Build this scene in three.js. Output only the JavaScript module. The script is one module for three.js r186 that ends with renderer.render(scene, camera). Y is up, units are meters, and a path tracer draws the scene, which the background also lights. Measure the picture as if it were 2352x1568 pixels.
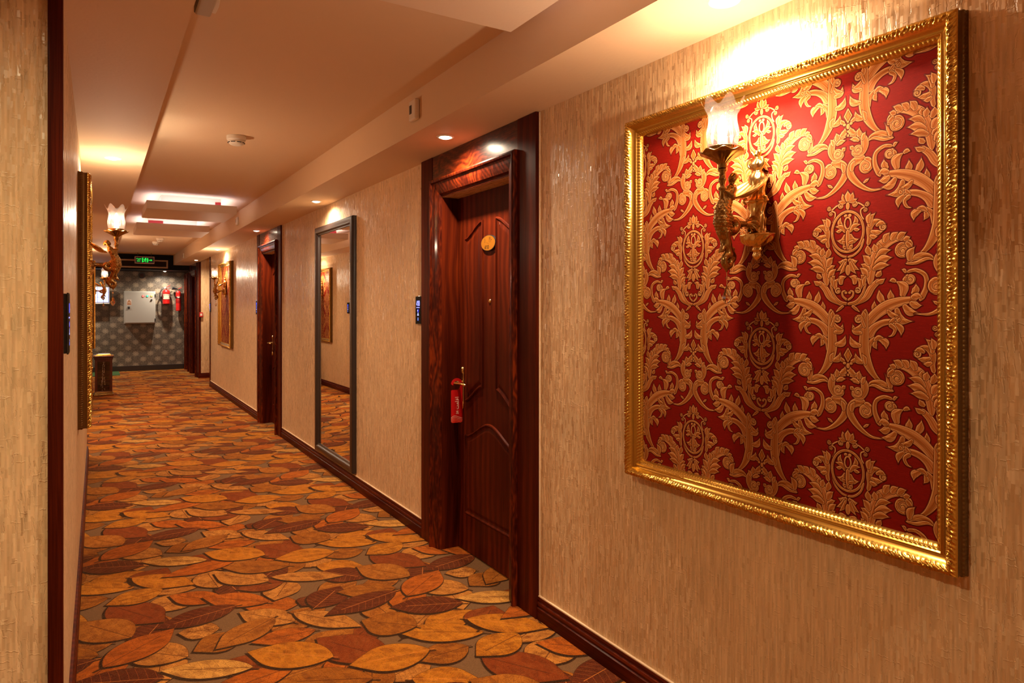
import * as THREE from 'three';
import { RoundedBoxGeometry } from 'three/addons/geometries/RoundedBoxGeometry.js';
import { MarchingCubes } from 'three/addons/objects/MarchingCubes.js';
import { RectAreaLightUniformsLib } from 'three/addons/lights/RectAreaLightUniformsLib.js';
import { mergeGeometries, mergeVertices, toCreasedNormals } from 'three/addons/utils/BufferGeometryUtils.js';

RectAreaLightUniformsLib.init();
// ------------------------------------------------------------------ camera, exposure, lamp strengths
const scene = new THREE.Scene();
scene.background = new THREE.Color(0x000000);
const EYE = 1.40, FOCAL = 1568, VPX = 224, VPY = 704;          // picture 2352 x 1568, corridor vanishes at (224, 704)
const YAW = Math.atan2(1176 - VPX, FOCAL);
const camera = new THREE.PerspectiveCamera(2 * Math.atan(784 / FOCAL) * 180 / Math.PI, 2352 / 1568, 0.03, 60);
camera.position.set(0, EYE, 0);
camera.rotation.y = -YAW;
camera.setViewOffset(2352, 1568, 0, 784 - VPY, 2352, 1568);
const renderer = new THREE.WebGLRenderer({ antialias: true });
renderer.toneMapping = THREE.LinearToneMapping;
renderer.toneMappingExposure = 0.97;
renderer.shadowMap.enabled = true;
const WARM = new THREE.Color().setRGB(1, 0.77, 0.54);           // halogen downlights
const CANDLE = new THREE.Color().setRGB(1, 0.79, 0.58);         // sconce bulbs
const LOBBY = new THREE.Color().setRGB(1, 0.80, 0.47);          // lobby lamp beside the camera
const WHITE = new THREE.Color().setRGB(1, 0.90, 0.74);          // lamps under the bulkhead at the far end
const COVE = new THREE.Color().setRGB(0.86, 0.80, 1.0);         // LED strips in the ceiling trays
const SPOT_I = 9.0, CANDLE_I = 1.35, COVE_I = 22.0;

// ------------------------------------------------------------------ helpers
let seedState = 7;
const rnd = () => { seedState = (seedState + 0x6d2b79f5) | 0; let t = Math.imul(seedState ^ (seedState >>> 15), 1 | seedState); t = (t + Math.imul(t ^ (t >>> 7), 61 | t)) ^ t; return ((t ^ (t >>> 14)) >>> 0) / 4294967296; };
const reseed = (n) => { seedState = n; };
const lerp = (a, b, t) => a + (b - a) * t, clamp = (x, a = 0, b = 1) => Math.min(b, Math.max(a, x)), smooth = (t) => t * t * (3 - 2 * t);
const taken = new Map();
function numbered(name) { const n = taken.get(name) ?? 0; taken.set(name, n + 1); return n ? name + '_' + String(n).padStart(3, '0') : name; }
function put(name, geometry, material, parent) {
  const m = new THREE.Mesh(geometry, material); m.name = parent ? name : numbered(name);
  m.castShadow = m.receiveShadow = true; (parent ?? scene).add(m); return m;
}
function tag(o, label, category, group, kind) { o.userData = { label, category }; if (group) o.userData.group = group; if (kind) o.userData.kind = kind; return o; }
function thing(name, label, category, [x, y, z] = [0, 0, 0], turn = 0, group) {
  const g = new THREE.Group(); g.name = numbered(name); g.position.set(x, y, z); g.rotation.y = turn; scene.add(g); return tag(g, label, category, group);
}
function struct(name, geometry, material, label, category) { return tag(put(name, geometry, material), label, category, null, 'structure'); }
function dup(root, [x, y, z], turn, label, group) {
  const c = root.clone(); c.name = numbered(root.name.replace(/_\d{3}$/, '')); c.position.set(x, y, z); c.rotation.set(0, turn, 0); scene.add(c);
  c.userData = { ...root.userData, label }; if (group) c.userData.group = group; return c;
}
// uv in metres, projected along the main direction of each face
function metres(g) {
  g = g.index ? g.toNonIndexed() : g;
  const p = g.attributes.position, uv = new Float32Array(p.count * 2), a = new THREE.Vector3(), b = new THREE.Vector3(), c = new THREE.Vector3(), n = new THREE.Vector3();
  for (let i = 0; i < p.count; i += 3) {
    a.fromBufferAttribute(p, i); b.fromBufferAttribute(p, i + 1); c.fromBufferAttribute(p, i + 2);
    n.crossVectors(b.clone().sub(a), c.clone().sub(a));
    const ax = Math.abs(n.x), ay = Math.abs(n.y), az = Math.abs(n.z);
    [a, b, c].forEach((q, k) => {
      const o = (i + k) * 2;
      if (ax >= ay && ax >= az) { uv[o] = q.z; uv[o + 1] = q.y; } else if (ay >= az) { uv[o] = q.x; uv[o + 1] = -q.z; } else { uv[o] = q.x; uv[o + 1] = q.y; }
    });
  }
  g.setAttribute('uv', new THREE.BufferAttribute(uv, 2)); return g;
}
const merge = (list) => { const l = list.map((g) => { g = g.index ? g.toNonIndexed() : g; for (const k of Object.keys(g.attributes)) if (!['position', 'normal', 'uv'].includes(k)) g.deleteAttribute(k); return g; }); return l.length === 1 ? l[0] : mergeGeometries(l); };
function box(x0, x1, y0, y1, z0, z1) { const g = new THREE.BoxGeometry(Math.abs(x1 - x0), Math.abs(y1 - y0), Math.abs(z1 - z0)); g.translate((x0 + x1) / 2, (y0 + y1) / 2, (z0 + z1) / 2); return metres(g); }
function rbox(x0, x1, y0, y1, z0, z1, r = 0.004, s = 2) { const g = new RoundedBoxGeometry(Math.abs(x1 - x0), Math.abs(y1 - y0), Math.abs(z1 - z0), s, r); g.translate((x0 + x1) / 2, (y0 + y1) / 2, (z0 + z1) / 2); return metres(g); }
const boxes = (list) => merge(list.map((b) => box(...b)));
function lathe(pts, seg = 32) { return new THREE.LatheGeometry(pts.map((p) => new THREE.Vector2(p[0], p[1])), seg); }
function smoothLathe(pts, seg = 32, n = 40) { const c = new THREE.CatmullRomCurve3(pts.map((p) => new THREE.Vector3(p[0], p[1], 0)), false, 'centripetal'); return new THREE.LatheGeometry(c.getPoints(n).map((p) => new THREE.Vector2(Math.max(p.x, 0), p.y)), seg); }
function cyl(r0, r1, a, b, seg = 16) { const A = new THREE.Vector3(...a), B = new THREE.Vector3(...b), d = B.clone().sub(A), g = new THREE.CylinderGeometry(r1, r0, d.length(), seg); g.applyQuaternion(new THREE.Quaternion().setFromUnitVectors(new THREE.Vector3(0, 1, 0), d.clone().normalize())); g.translate(...A.add(B).multiplyScalar(0.5).toArray()); return g; }
// tube of varying radius along points [x, y, z, r]
function taper(points, seg = 48, rad = 12, flat = 1) {
  const c = new THREE.CatmullRomCurve3(points.map((p) => new THREE.Vector3(p[0], p[1], p[2])), false, 'centripetal'), fr = c.computeFrenetFrames(seg), pos = [], idx = [];
  for (let i = 0; i <= seg; i++) {
    const t = i / seg, P = c.getPoint(t), f = t * (points.length - 1), k = Math.min(points.length - 2, Math.floor(f)), r = lerp(points[k][3], points[k + 1][3], f - k);
    for (let j = 0; j <= rad; j++) { const a = j / rad * Math.PI * 2; const v = fr.normals[i].clone().multiplyScalar(Math.cos(a) * r).addScaledVector(fr.binormals[i], Math.sin(a) * r * flat).add(P); pos.push(v.x, v.y, v.z); }
  }
  for (let i = 0; i < seg; i++) for (let j = 0; j < rad; j++) { const a = i * (rad + 1) + j, b = a + rad + 1; idx.push(a, b, a + 1, b, b + 1, a + 1); }
  const first = 0, last = seg * (rad + 1);
  for (let j = 1; j < rad - 1; j++) { idx.push(first, first + j, first + j + 1); idx.push(last, last + j + 1, last + j); }
  const g = new THREE.BufferGeometry(); g.setAttribute('position', new THREE.Float32BufferAttribute(pos, 3)); g.setIndex(idx); g.computeVertexNormals();
  g.setAttribute('uv', new THREE.Float32BufferAttribute(new Float32Array(pos.length / 3 * 2), 2)); return g;
}
// profile [[out, y] ...] swept along z on a wall at x = wall; dir = -1 when the room lies towards -x
function sweepZ(profile, wall, dir, z0, z1) {
  const pos = [], n = profile.length;
  const P = (k, z) => [wall + dir * profile[k][0], profile[k][1], z];
  for (let k = 0; k < n - 1; k++) { const a = P(k, z0), b = P(k + 1, z0), c = P(k + 1, z1), d = P(k, z1); if (dir < 0) pos.push(...a, ...c, ...b, ...a, ...d, ...c); else pos.push(...a, ...b, ...c, ...a, ...c, ...d); }
  for (let k = 1; k < n - 1; k++) { pos.push(...P(0, z0), ...P(k, z0), ...P(k + 1, z0), ...P(0, z1), ...P(k + 1, z1), ...P(k, z1)); }
  const g = new THREE.BufferGeometry(); g.setAttribute('position', new THREE.Float32BufferAttribute(pos, 3)); g.computeVertexNormals(); return metres(g);
}
// same along x on a wall whose face is z = wall, room towards dir
function sweepX(profile, wall, dir, x0, x1) { const g = sweepZ(profile, wall, dir, -x1, -x0); const p = g.attributes.position; for (let i = 0; i < p.count; i++) { const x = p.getX(i), z = p.getZ(i); p.setXYZ(i, -z, p.getY(i), x); } g.computeVertexNormals(); return metres(g); }

// value noise
const PERM = new Uint8Array(512); { reseed(11); const a = [...Array(256).keys()]; for (let i = 255; i > 0; i--) { const j = Math.floor(rnd() * (i + 1)); [a[i], a[j]] = [a[j], a[i]]; } for (let i = 0; i < 512; i++) PERM[i] = a[i & 255]; }
function vnoise(x, y, px = 256, py = 256) {   // tileable with periods px, py (whole numbers up to 256)
  const xi = Math.floor(x), yi = Math.floor(y), fx = smooth(x - xi), fy = smooth(y - yi), m = (a, n) => ((a % n) + n) % n;
  const h = (i, j) => PERM[PERM[m(i, px)] + m(j, py)] / 255;
  return lerp(lerp(h(xi, yi), h(xi + 1, yi), fx), lerp(h(xi, yi + 1), h(xi + 1, yi + 1), fx), fy);
}
const canvasOf = (w, h) => { const c = document.createElement('canvas'); c.width = w; c.height = h; return [c, c.getContext('2d')]; };
function canvasTex(c, srgb = true, repeat = true) { const t = new THREE.CanvasTexture(c); t.colorSpace = srgb ? THREE.SRGBColorSpace : THREE.NoColorSpace; if (repeat) t.wrapS = t.wrapT = THREE.RepeatWrapping; t.magFilter = THREE.LinearFilter; return t; }
function dataTex(w, h, f, srgb = false) {
  const d = new Uint8Array(w * h * 4);
  for (let y = 0; y < h; y++) for (let x = 0; x < w; x++) { const c = f(x, y), o = (y * w + x) * 4; d[o] = clamp(c[0]) * 255; d[o + 1] = clamp(c[1]) * 255; d[o + 2] = clamp(c[2]) * 255; d[o + 3] = 255; }
  const t = new THREE.DataTexture(d, w, h); t.colorSpace = srgb ? THREE.SRGBColorSpace : THREE.NoColorSpace; t.wrapS = t.wrapT = THREE.RepeatWrapping; t.magFilter = THREE.LinearFilter; t.minFilter = THREE.LinearMipmapLinearFilter; t.needsUpdate = true; return t;
}
const again = (t, ru, rv, rot = 0) => { const c = t.clone(); c.repeat.set(ru, rv); c.rotation = rot; c.needsUpdate = true; return c; };
const std = (o) => new THREE.MeshStandardMaterial(o), phys = (o) => new THREE.MeshPhysicalMaterial(o);
const rgb = (r, g, b) => new THREE.Color().setRGB(r, g, b);

// a pixel of the photograph as a direction, met with the floor or with a wall across x
const SY = Math.sin(YAW), CY = Math.cos(YAW);
const ray = (px, py) => { const u = (px - 1176) / FOCAL, v = (VPY - py) / FOCAL; return [CY * u + SY, v, SY * u - CY]; };
const onFloor = (px, py) => { const d = ray(px, py), t = -EYE / d[1]; return [d[0] * t, d[2] * t]; };
const onWall = (px, py, x) => { const d = ray(px, py), t = x / d[0]; return [d[2] * t, EYE + d[1] * t]; };

// ------------------------------------------------------------------ room measures
const XR = 1.70, XL = -0.085, SOF = 2.276, CEIL = 2.485, SR = 1.37, SL = 0.24, ZC = -2.27, ZEND = -17.0, ZBULK = -16.05;
const A_END = -7.5, B_START = -10.45, B_END = -13.8, R_END = -13.05, R_FACE = -14.6, ZBACK = 1.6, XLOB = -2.6;
const DOORS = [[-3.826, -2.558, SOF], [-8.82, -7.552, SOF], [-15.99, -14.722, SOF], [-16.995, -16.055, 2.17]];

// ------------------------------------------------------------------ materials
// carpet: printed autumn leaves, one repeat 1.265 m x 1.31 m
const CW = 1.265, CH = 1.31;
function makeCarpet() {
  const W = 2048, H = 2048, [c, g] = canvasOf(W, H), sx = W / CW, sy = H / CH;
  const COL = { L: [196, 138, 62], Y: [178, 104, 20], O: [168, 80, 14], R: [122, 48, 10], D: [82, 26, 8], B: [146, 80, 18], T: [178, 112, 44], K: [156, 88, 24] };
  g.fillStyle = 'rgb(112,80,52)'; g.fillRect(0, 0, W, H);
  reseed(21);
  // crop boxes of the photograph: origin and scale
  const CR = { a: [150, 1280, 5.445], b: [450, 1280, 5.445], c: [750, 1180, 5.445], d: [1000, 1280, 5.445], e: [450, 1120, 5.88] };
  // [crop, stem x, y, tip x, y, width m, colour, pale veins?]
  const L = [
    ['a', 560, 500, -150, 640, .12, 'B'], ['a', 1010, 95, 150, 140, .13, 'D', 1], ['a', 900, 375, -80, 380, .12, 'Y'], ['a', 620, 1060, 0, 1140, .12, 'K'],
    ['c', 1290, 390, 1040, 575, .15, 'T'], ['e', -60, 500, -600, 470, .11, 'O'], ['b', 1120, 290, 520, 400, .11, 'R'], ['b', 930, 300, 240, 200, .13, 'T'],
    ['e', 900, 470, 720, 545, .10, 'D', 1], ['e', 830, 565, 1140, 400, .14, 'D', 1], ['e', 1720, 410, 1110, 440, .12, 'B'], ['e', 640, 660, 90, 590, .115, 'T'],
    ['a', 850, 350, 1270, 130, .145, 'R'], ['c', 1880, 700, 1490, 740, .11, 'T'], ['c', 2150, 740, 1790, 890, .13, 'B'],
    ['e', 1830, 690, 1290, 650, .16, 'B'], ['e', 1470, 915, 810, 780, .16, 'R'], ['e', 830, 715, 170, 810, .10, 'O'],
    ['e', 1900, 850, 1080, 960, .15, 'Y', 1], ['e', 1300, 1045, 360, 1080, .13, 'B'], ['b', 940, 555, 90, 500, .115, 'O'],
    ['a', 540, 595, 1230, 800, .15, 'R'], ['a', 810, 250, 1610, 330, .125, 'Y', 1], ['a', 1560, 1240, 760, 1160, .13, 'T'], ['a', 850, 1000, 170, 820, .15, 'K'],
    ['e', 430, 325, 1190, 315, .09, 'T'], ['e', 600, 590, 1260, 690, .10, 'T'], ['e', 440, 578, 1000, 385, .125, 'T'], ['e', 1850, 345, 1200, 290, .12, 'T'],
    ['a', 1890, 290, 1140, 670, .115, 'T'], ['e', 1720, 425, 950, 612, .12, 'D', 1], ['a', 2178, 585, 1150, 885, .125, 'D', 1],
    ['a', 440, 1390, 1340, 890, .135, 'O'], ['e', 1500, 580, 2235, 548, .14, 'O'], ['e', 2330, 780, 1560, 1110, .13, 'B'], ['e', 440, 620, -180, 850, .12, 'K'],
    ['a', 2178, 10, 1225, 245, .11, 'O'], ['e', 960, 905, 130, 870, .15, 'Y', 1], ['a', 1240, 385, 520, 595, .13, 'Y'], ['e', 2335, 752, 1505, 785, .13, 'L'],
    ['a', 1800, 30, 965, 55, .10, 'L'], ['c', 500, 140, 985, 128, .10, 'L'],
  ];
  const done = [];
  const noiseDots = [];
  for (let i = 0; i < 900; i++) noiseDots.push([rnd() * 2 - 1, rnd() * 2 - 1, rnd()]);
  const wrap = (x, n) => ((x % n) + n) % n;
  const traced = L.map(([k, x0, y0, x1, y1, wid, col, pale]) => { const [ox, oy, s] = CR[k]; return [onFloor(ox + x0 / s, oy + y0 / s), onFloor(ox + x1 / s, oy + y1 / s), wid, col, pale]; });
  const mid = traced.map(([A, B]) => [wrap((A[0] + B[0]) / 2, CW), wrap((A[1] + B[1]) / 2, CH)]), under = [], gap = (d, n) => Math.min(Math.abs(d), n - Math.abs(d));
  for (let tries = 0; tries < 6000 && under.length < 24; tries++) {   // further leaves lying under the traced ones
    const x = rnd() * CW, z = rnd() * CH; if (mid.some((m) => Math.hypot(gap(m[0] - x, CW), gap(m[1] - z, CH)) < 0.118)) continue;
    const a = rnd() * 6.2832, l = 0.12 + rnd() * 0.04, col = 'OBKYTRDKB'[Math.floor(rnd() * 9)]; mid.push([x, z]);
    under.push([[x - Math.cos(a) * l, z - Math.sin(a) * l], [x + Math.cos(a) * l, z + Math.sin(a) * l], 0.12 + rnd() * 0.02, col, col === 'D' || col === 'Y']);
  }
  for (const [A, B, wid, col, pale] of [...under, ...traced]) {
    const cx = wrap((A[0] + B[0]) / 2, CW), cz = wrap((A[1] + B[1]) / 2, CH), ang = Math.atan2((B[1] - A[1]), (B[0] - A[0])), len = Math.hypot(B[0] - A[0], B[1] - A[1]);
    const near = (d, n) => Math.min(Math.abs(d), n - Math.abs(d));
    if (done.some((q) => near(q[0] - cx, CW) < 0.07 && near(q[1] - cz, CH) < 0.07)) continue;
    done.push([cx, cz]);
    const base = COL[col], bend = (rnd() - 0.5) * 0.10, fat = 0.36 + rnd() * 0.14;
    for (const ix of [-1, 0, 1]) for (const iz of [-1, 0, 1]) {
      const X = (cx + ix * CW) * sx, Y = (cz + iz * CH) * sy;
      if (X < -450 || X > W + 450 || Y < -450 || Y > H + 450) continue;
      const state = seedState; reseed(Math.round(cx * 9999 + cz * 777));
      g.save(); g.translate(X, Y); g.scale(sx, sy); g.rotate(ang);
      const l = len / 2, w = wid * 0.64;
      const path = (grow = 0) => {
        g.beginPath(); g.moveTo(-l * 0.94 - grow, 0);
        g.bezierCurveTo(-l * 0.66, -w * 0.95 - grow, l * (fat - 0.45), -w * 1.46 - grow, l * 0.52, -w * 0.80 - grow + bend * w);
        g.quadraticCurveTo(l * 0.80, -w * 0.40 + bend * w, l * 1.04 + grow, bend * w);
        g.quadraticCurveTo(l * 0.76, w * 0.48 + bend * w, l * 0.48, w * 0.86 + grow + bend * w);
        g.bezierCurveTo(l * (fat - 0.50), w * 1.44 + grow, -l * 0.68, w * 0.86 + grow, -l * 0.94 - grow, 0); g.closePath();
      };
      // dark woven edge to the lower left of each leaf, as in the print
      g.save(); g.rotate(-ang); g.translate(-0.009, 0.012); g.rotate(ang);
      g.fillStyle = 'rgba(34,14,5,0.6)'; path(0.005); g.fill(); g.fillStyle = 'rgba(34,14,5,0.9)'; path(0.001); g.fill();
      g.lineCap = 'round'; g.lineWidth = 0.012; g.strokeStyle = 'rgba(42,20,8,0.8)'; g.beginPath(); g.moveTo(-l * 0.9, 0); g.lineTo(-l * 1.08, -0.004); g.stroke(); g.restore();
      path(); g.fillStyle = `rgb(${base.join(',')})`; g.fill();
      g.save(); path(); g.clip();
      for (let i = 0; i < 130; i++) { const t = rnd(), px = (rnd() * 2 - 1) * l, py = (rnd() * 2 - 1) * w, r = 0.004 + rnd() * 0.02; g.fillStyle = t < 0.45 ? 'rgba(60,18,4,0.12)' : `rgba(${Math.min(255, base[0] + 46)},${Math.min(255, base[1] + 44)},${base[2] + 26},0.10)`; g.beginPath(); g.ellipse(px, py, r * 1.6, r * 0.7, rnd(), 0, 7); g.fill(); }
      const speck = col === 'T' || col === 'K' ? 1100 : 700;
      for (let i = 0; i < speck; i++) { const px = (rnd() * 2 - 1) * l, py = (rnd() * 2 - 1) * w * 1.2, r = 0.0009 + rnd() * 0.0022; g.fillStyle = rnd() < 0.62 ? 'rgba(74,26,6,0.42)' : `rgba(${Math.min(255, base[0] + 50)},${Math.min(255, base[1] + 50)},${base[2] + 34},0.4)`; g.fillRect(px, py, r * 1.6, r); }
      const dark = pale ? 'rgba(214,128,52,0.75)' : 'rgba(62,20,6,0.72)', side = pale ? 'rgba(206,112,44,0.5)' : 'rgba(70,24,8,0.30)';
      g.strokeStyle = side; g.lineWidth = 0.0016;
      for (let i = 0; i < 9; i++) { const t = -0.8 + i * 0.19, x = t * l; for (const q of [-1, 1]) { g.beginPath(); g.moveTo(x, 0); g.quadraticCurveTo(x + l * 0.10, q * w * 0.45, x + l * 0.26, q * w * 0.98); g.stroke(); } }
      g.restore();
      g.strokeStyle = dark; g.lineWidth = 0.0036; g.beginPath(); g.moveTo(-l * 1.05, -0.002); g.quadraticCurveTo(-l * 0.2, bend * w * 0.4, l * 0.62, bend * w); g.stroke();
      g.strokeStyle = 'rgba(52,22,8,0.55)'; g.lineWidth = 0.0022; path(); g.stroke();
      g.restore(); seedState = state;
    }
  }
  // pile: tuft-by-tuft variation of the yarn
  const im = g.getImageData(0, 0, W, H), d = im.data;
  reseed(5);
  for (let i = 0; i < d.length; i += 4) { const k = 0.76 + rnd() * 0.48; d[i] *= k; d[i + 1] *= k; d[i + 2] *= k; }
  g.putImageData(im, 0, 0);
  return canvasTex(c);
}
const carpetTex = makeCarpet(); carpetTex.repeat.set(1 / CW, 1 / CH);
reseed(31);
const pileTex = dataTex(512, 512, (x, y) => { const v = 0.5 * vnoise(x / 2, y / 2, 256, 256) + 0.35 * rnd() + 0.15 * vnoise(x / 32, y / 32, 16, 16); return [v, v, v]; });
pileTex.repeat.set(1 / 0.35, 1 / 0.35);
const carpetMat = phys({ map: carpetTex, bumpMap: pileTex, bumpScale: 0.004, roughness: 0.95, specularIntensity: 0.2, sheen: 0.6, sheenRoughness: 0.5, sheenColor: rgb(1, 0.55, 0.22) });

// wallpaper: crinkled foil-like paper, vertical creases with small glossy facets, 1.2 m repeat
function makeWallpaper() {
  const N = 1024, S = N / 1.2 / 1000;   // pixels per millimetre
  const hgt = new Float32Array(N * N), tx = new Float32Array(N * N), ty = new Float32Array(N * N), shade = new Float32Array(N * N);
  reseed(77);
  // strips of paper between creases
  let x = 0; const strips = [];
  while (x < N) { const w = Math.min(N - x, Math.max(2, Math.round((3 + rnd() * 6) * S))); strips.push([x, w]); x += w; }
  for (const [x0, w] of strips) {
    let y = -Math.floor(rnd() * 30), first = null;
    while (y < N) {
      const h = Math.round((12 + rnd() * rnd() * 70) * S), a = (rnd() - 0.5), b = (rnd() - 0.5) * 0.6, glint = rnd() < 0.16 ? 1.5 : 0.7, sh = rnd();
      for (let j = 0; j < h; j++) for (let i = 0; i < w; i++) { const yy = ((y + j) % N + N) % N, xx = (x0 + i + Math.round(3.2 * vnoise(yy / 40, x0, 26, 256))) % N, o = yy * N + xx; tx[o] = a * glint; ty[o] = b * glint; shade[o] = sh; hgt[o] = a * (i / w) * 2 + b * (j / h); }
      y += h;
    }
  }
  // fine cross wrinkles
  const wr = new Float32Array(N * N);
  for (let k = 0; k < 900; k++) { let px = rnd() * N, py = rnd() * N, l = (6 + rnd() * 22) * S, up = rnd() - 0.5, amp = 0.4 + rnd() * 0.8; for (let i = 0; i < l; i++) { const xx = Math.floor(px + i) % N, yy = ((Math.floor(py + up * i * 0.6 + Math.sin(i * 0.5) * 0.9) % N) + N) % N; wr[yy * N + xx] += amp; } }
  for (let k = 0; k < 1700; k++) { let px = rnd() * N, py = rnd() * N, l = (14 + rnd() * 60) * S, up = (rnd() - 0.5) * 0.16, amp = 0.5 + rnd() * 0.7; for (let i = 0; i < l; i++) { const yy = Math.floor(py + i) % N, xx = ((Math.floor(px + up * i + Math.sin(i * 0.23) * 0.8) % N) + N) % N; wr[yy * N + xx] -= amp; } }
  const W = (i, j) => wr[((j + N) % N) * N + ((i + N) % N)];
  const normal = dataTex(N, N, (i, j) => {
    const o = j * N + i, dx = (W(i + 1, j) - W(i - 1, j)) * 0.32, dy = (W(i, j + 1) - W(i, j - 1)) * 0.32;
    let nx = tx[o] * 0.40 - dx, ny = ty[o] * 0.30 - dy, l = Math.hypot(nx, ny, 1); return [nx / l / 2 + 0.5, ny / l / 2 + 0.5, 1 / l / 2 + 0.5];
  });
  const color = dataTex(N, N, (i, j) => {
    const big = vnoise(i / 128, j / 256, 8, 4), fibre = vnoise(i / 4, j / 64, 256, 16), f = 0.87 + 0.05 * big + 0.13 * fibre; return [0.865 * f, 0.728 * f, 0.556 * f];
  }, true);
  const rough = dataTex(N, N, (i, j) => { const o = j * N + i, r = 0.42 - 0.19 * (shade[o] > 0.72 ? 1 : 0) + 0.1 * vnoise(i / 9, j / 30, 113, 34); return [r, r, r]; });
  return { normal, color, rough };
}
const wp = makeWallpaper(), R12 = 1 / 1.2;
for (const k of ['normal', 'color', 'rough']) wp[k].repeat.set(R12, R12);
const wallMat = std({ map: wp.color, normalMap: wp.normal, normalScale: new THREE.Vector2(1.5, 1.5), roughnessMap: wp.rough, roughness: 1, metalness: 0.0 });

// end-wall paper: grey brown damask with pale eight-petalled rosettes on a 0.24 m lattice
function makeRosettePaper() {
  const N = 1024, [c, g] = canvasOf(N, N), m = N / 0.855; reseed(91);
  g.fillStyle = 'rgb(96,84,72)'; g.fillRect(0, 0, N, N);
  for (let i = 0; i < 9000; i++) { const x = rnd() * N, y = rnd() * N, r = 3 + rnd() * 9; g.strokeStyle = rnd() < 0.5 ? 'rgba(62,50,40,0.55)' : 'rgba(160,144,124,0.42)'; g.lineWidth = 2 + rnd() * 3; g.beginPath(); g.arc(x, y, r, rnd() * 6, rnd() * 6 + 2); g.stroke(); }
  const P = N / 3;
  const rose = (x, y) => {
    g.save(); g.translate(x, y); g.fillStyle = 'rgba(160,140,118,0.62)';
    for (let k = 0; k < 8; k++) { g.save(); g.rotate(k * Math.PI / 4); g.beginPath(); g.ellipse(0, -0.042 * m, 0.017 * m, 0.026 * m, 0, 0, 7); g.fill(); g.restore(); }
    g.beginPath(); g.arc(0, 0, 0.042 * m, 0, 7); g.fill(); g.strokeStyle = 'rgba(110,94,76,0.7)'; g.lineWidth = 3;
    for (let k = 0; k < 8; k++) { g.save(); g.rotate(k * Math.PI / 4 + 0.39); g.beginPath(); g.moveTo(0, -0.012 * m); g.lineTo(0, -0.05 * m); g.stroke(); g.restore(); }
    g.fillStyle = 'rgb(206,188,160)'; g.beginPath(); g.arc(0, 0, 0.008 * m, 0, 7); g.fill(); g.restore();
  };
  for (let i = -1; i <= 3; i++) for (let j = -1; j <= 3; j++) { rose(i * P, j * N / 3); rose((i + 0.5) * P, (j + 0.5) * N / 3); }
  return canvasTex(c);
}
const rosetteTex = makeRosettePaper(); rosetteTex.repeat.set(1 / 0.855, 1 / 0.75);
const rosetteMat = std({ map: rosetteTex, roughness: 0.42 });

// mahogany veneer, grain along v; 0.6 m x 1.6 m repeat
function makeWood(burl) {
  const W = 512, H = 1024;
  return dataTex(W, H, (x, y) => {
    const u = x / W, v = y / H, warp = (burl ? 1.5 : 0.35) * (vnoise(u * 4, v * 4, 4, 4) - 0.5) + (burl ? 0.6 : 0.1) * (vnoise(u * 9, v * 14, 9, 14) - 0.5);
    let s = u * 22 + warp * 5; const ring = 0.5 + 0.5 * Math.sin(s * 2.0 * Math.PI / 2.0 * 1.0);
    const fine = vnoise(x / 1.6 + warp * 20, y / 60, 256, 17), broad = vnoise(u * 6, v * 3, 6, 3), fleck = burl ? vnoise(u * 60, v * 60, 60, 60) : 0.5;
    const t = clamp(0.42 * ring * broad + 0.34 * fine + 0.26 * broad + (fleck - 0.5) * 0.25);
    const q = burl ? clamp(t * 1.7 - 0.28) : t; return [lerp(0.17, 0.46, q), lerp(0.034, 0.165, q), lerp(0.016, 0.046, q)];
  }, true);
}
const woodTex = makeWood(false), burlTex = makeWood(true);
const wood = (t, ru, rv, rot = 0, o = {}) => phys({ map: again(t, ru, rv, rot), roughness: 0.42, specularIntensity: 0.1, clearcoat: 0.07, clearcoatRoughness: 0.16, ...o });
const woodV = wood(woodTex, 1 / 0.6, 1 / 1.6), woodH = wood(woodTex, 1 / 0.6, 1 / 1.6, Math.PI / 2), woodBurlH = wood(burlTex, 1 / 0.5, 1 / 1.1, Math.PI / 2, { clearcoat: 0.8, clearcoatRoughness: 0.2 });
const darkWood = phys({ map: again(woodTex, 1 / 0.6, 1 / 1.6), color: rgb(0.34, 0.26, 0.24), roughness: 0.4, clearcoat: 0.3, clearcoatRoughness: 0.3 });
const blackWood = phys({ color: rgb(0.018, 0.010, 0.008), roughness: 0.38, clearcoat: 0.4, clearcoatRoughness: 0.25 });

reseed(41);
const plasterTex = dataTex(256, 256, (x, y) => { const v = 0.5 + 0.3 * (vnoise(x / 4, y / 4, 64, 64) - 0.5) + 0.5 * (vnoise(x / 24, y / 24, 10, 10) - 0.5); return [v, v, v]; }); plasterTex.repeat.set(1 / 0.5, 1 / 0.5);
const paint = phys({ color: rgb(0.73, 0.54, 0.35), roughness: 0.7, specularIntensity: 0.35, bumpMap: plasterTex, bumpScale: 0.0008 });
const trayPaint = std({ color: rgb(0.74, 0.60, 0.47), roughness: 0.55, bumpMap: plasterTex, bumpScale: 0.0008 });
const gold = std({ color: rgb(0.62, 0.36, 0.07), metalness: 0.95, roughness: 0.22 });
const brass = std({ color: rgb(0.78, 0.55, 0.22), metalness: 1, roughness: 0.22 });
const antique = std({ color: rgb(0.38, 0.25, 0.10), metalness: 1, roughness: 0.2 });
const chrome = std({ color: rgb(0.8, 0.76, 0.7), metalness: 1, roughness: 0.15 });
const whitePlastic = std({ color: rgb(0.74, 0.68, 0.58), roughness: 0.4 });
const blackPlastic = std({ color: rgb(0.012, 0.012, 0.014), roughness: 0.35 });
const blackGlass = phys({ color: rgb(0.008, 0.008, 0.012), roughness: 0.08, clearcoat: 1, clearcoatRoughness: 0.03 });
const glow = (c, i) => std({ color: rgb(0, 0, 0), emissive: c, emissiveIntensity: i, roughness: 0.6 });

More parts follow.
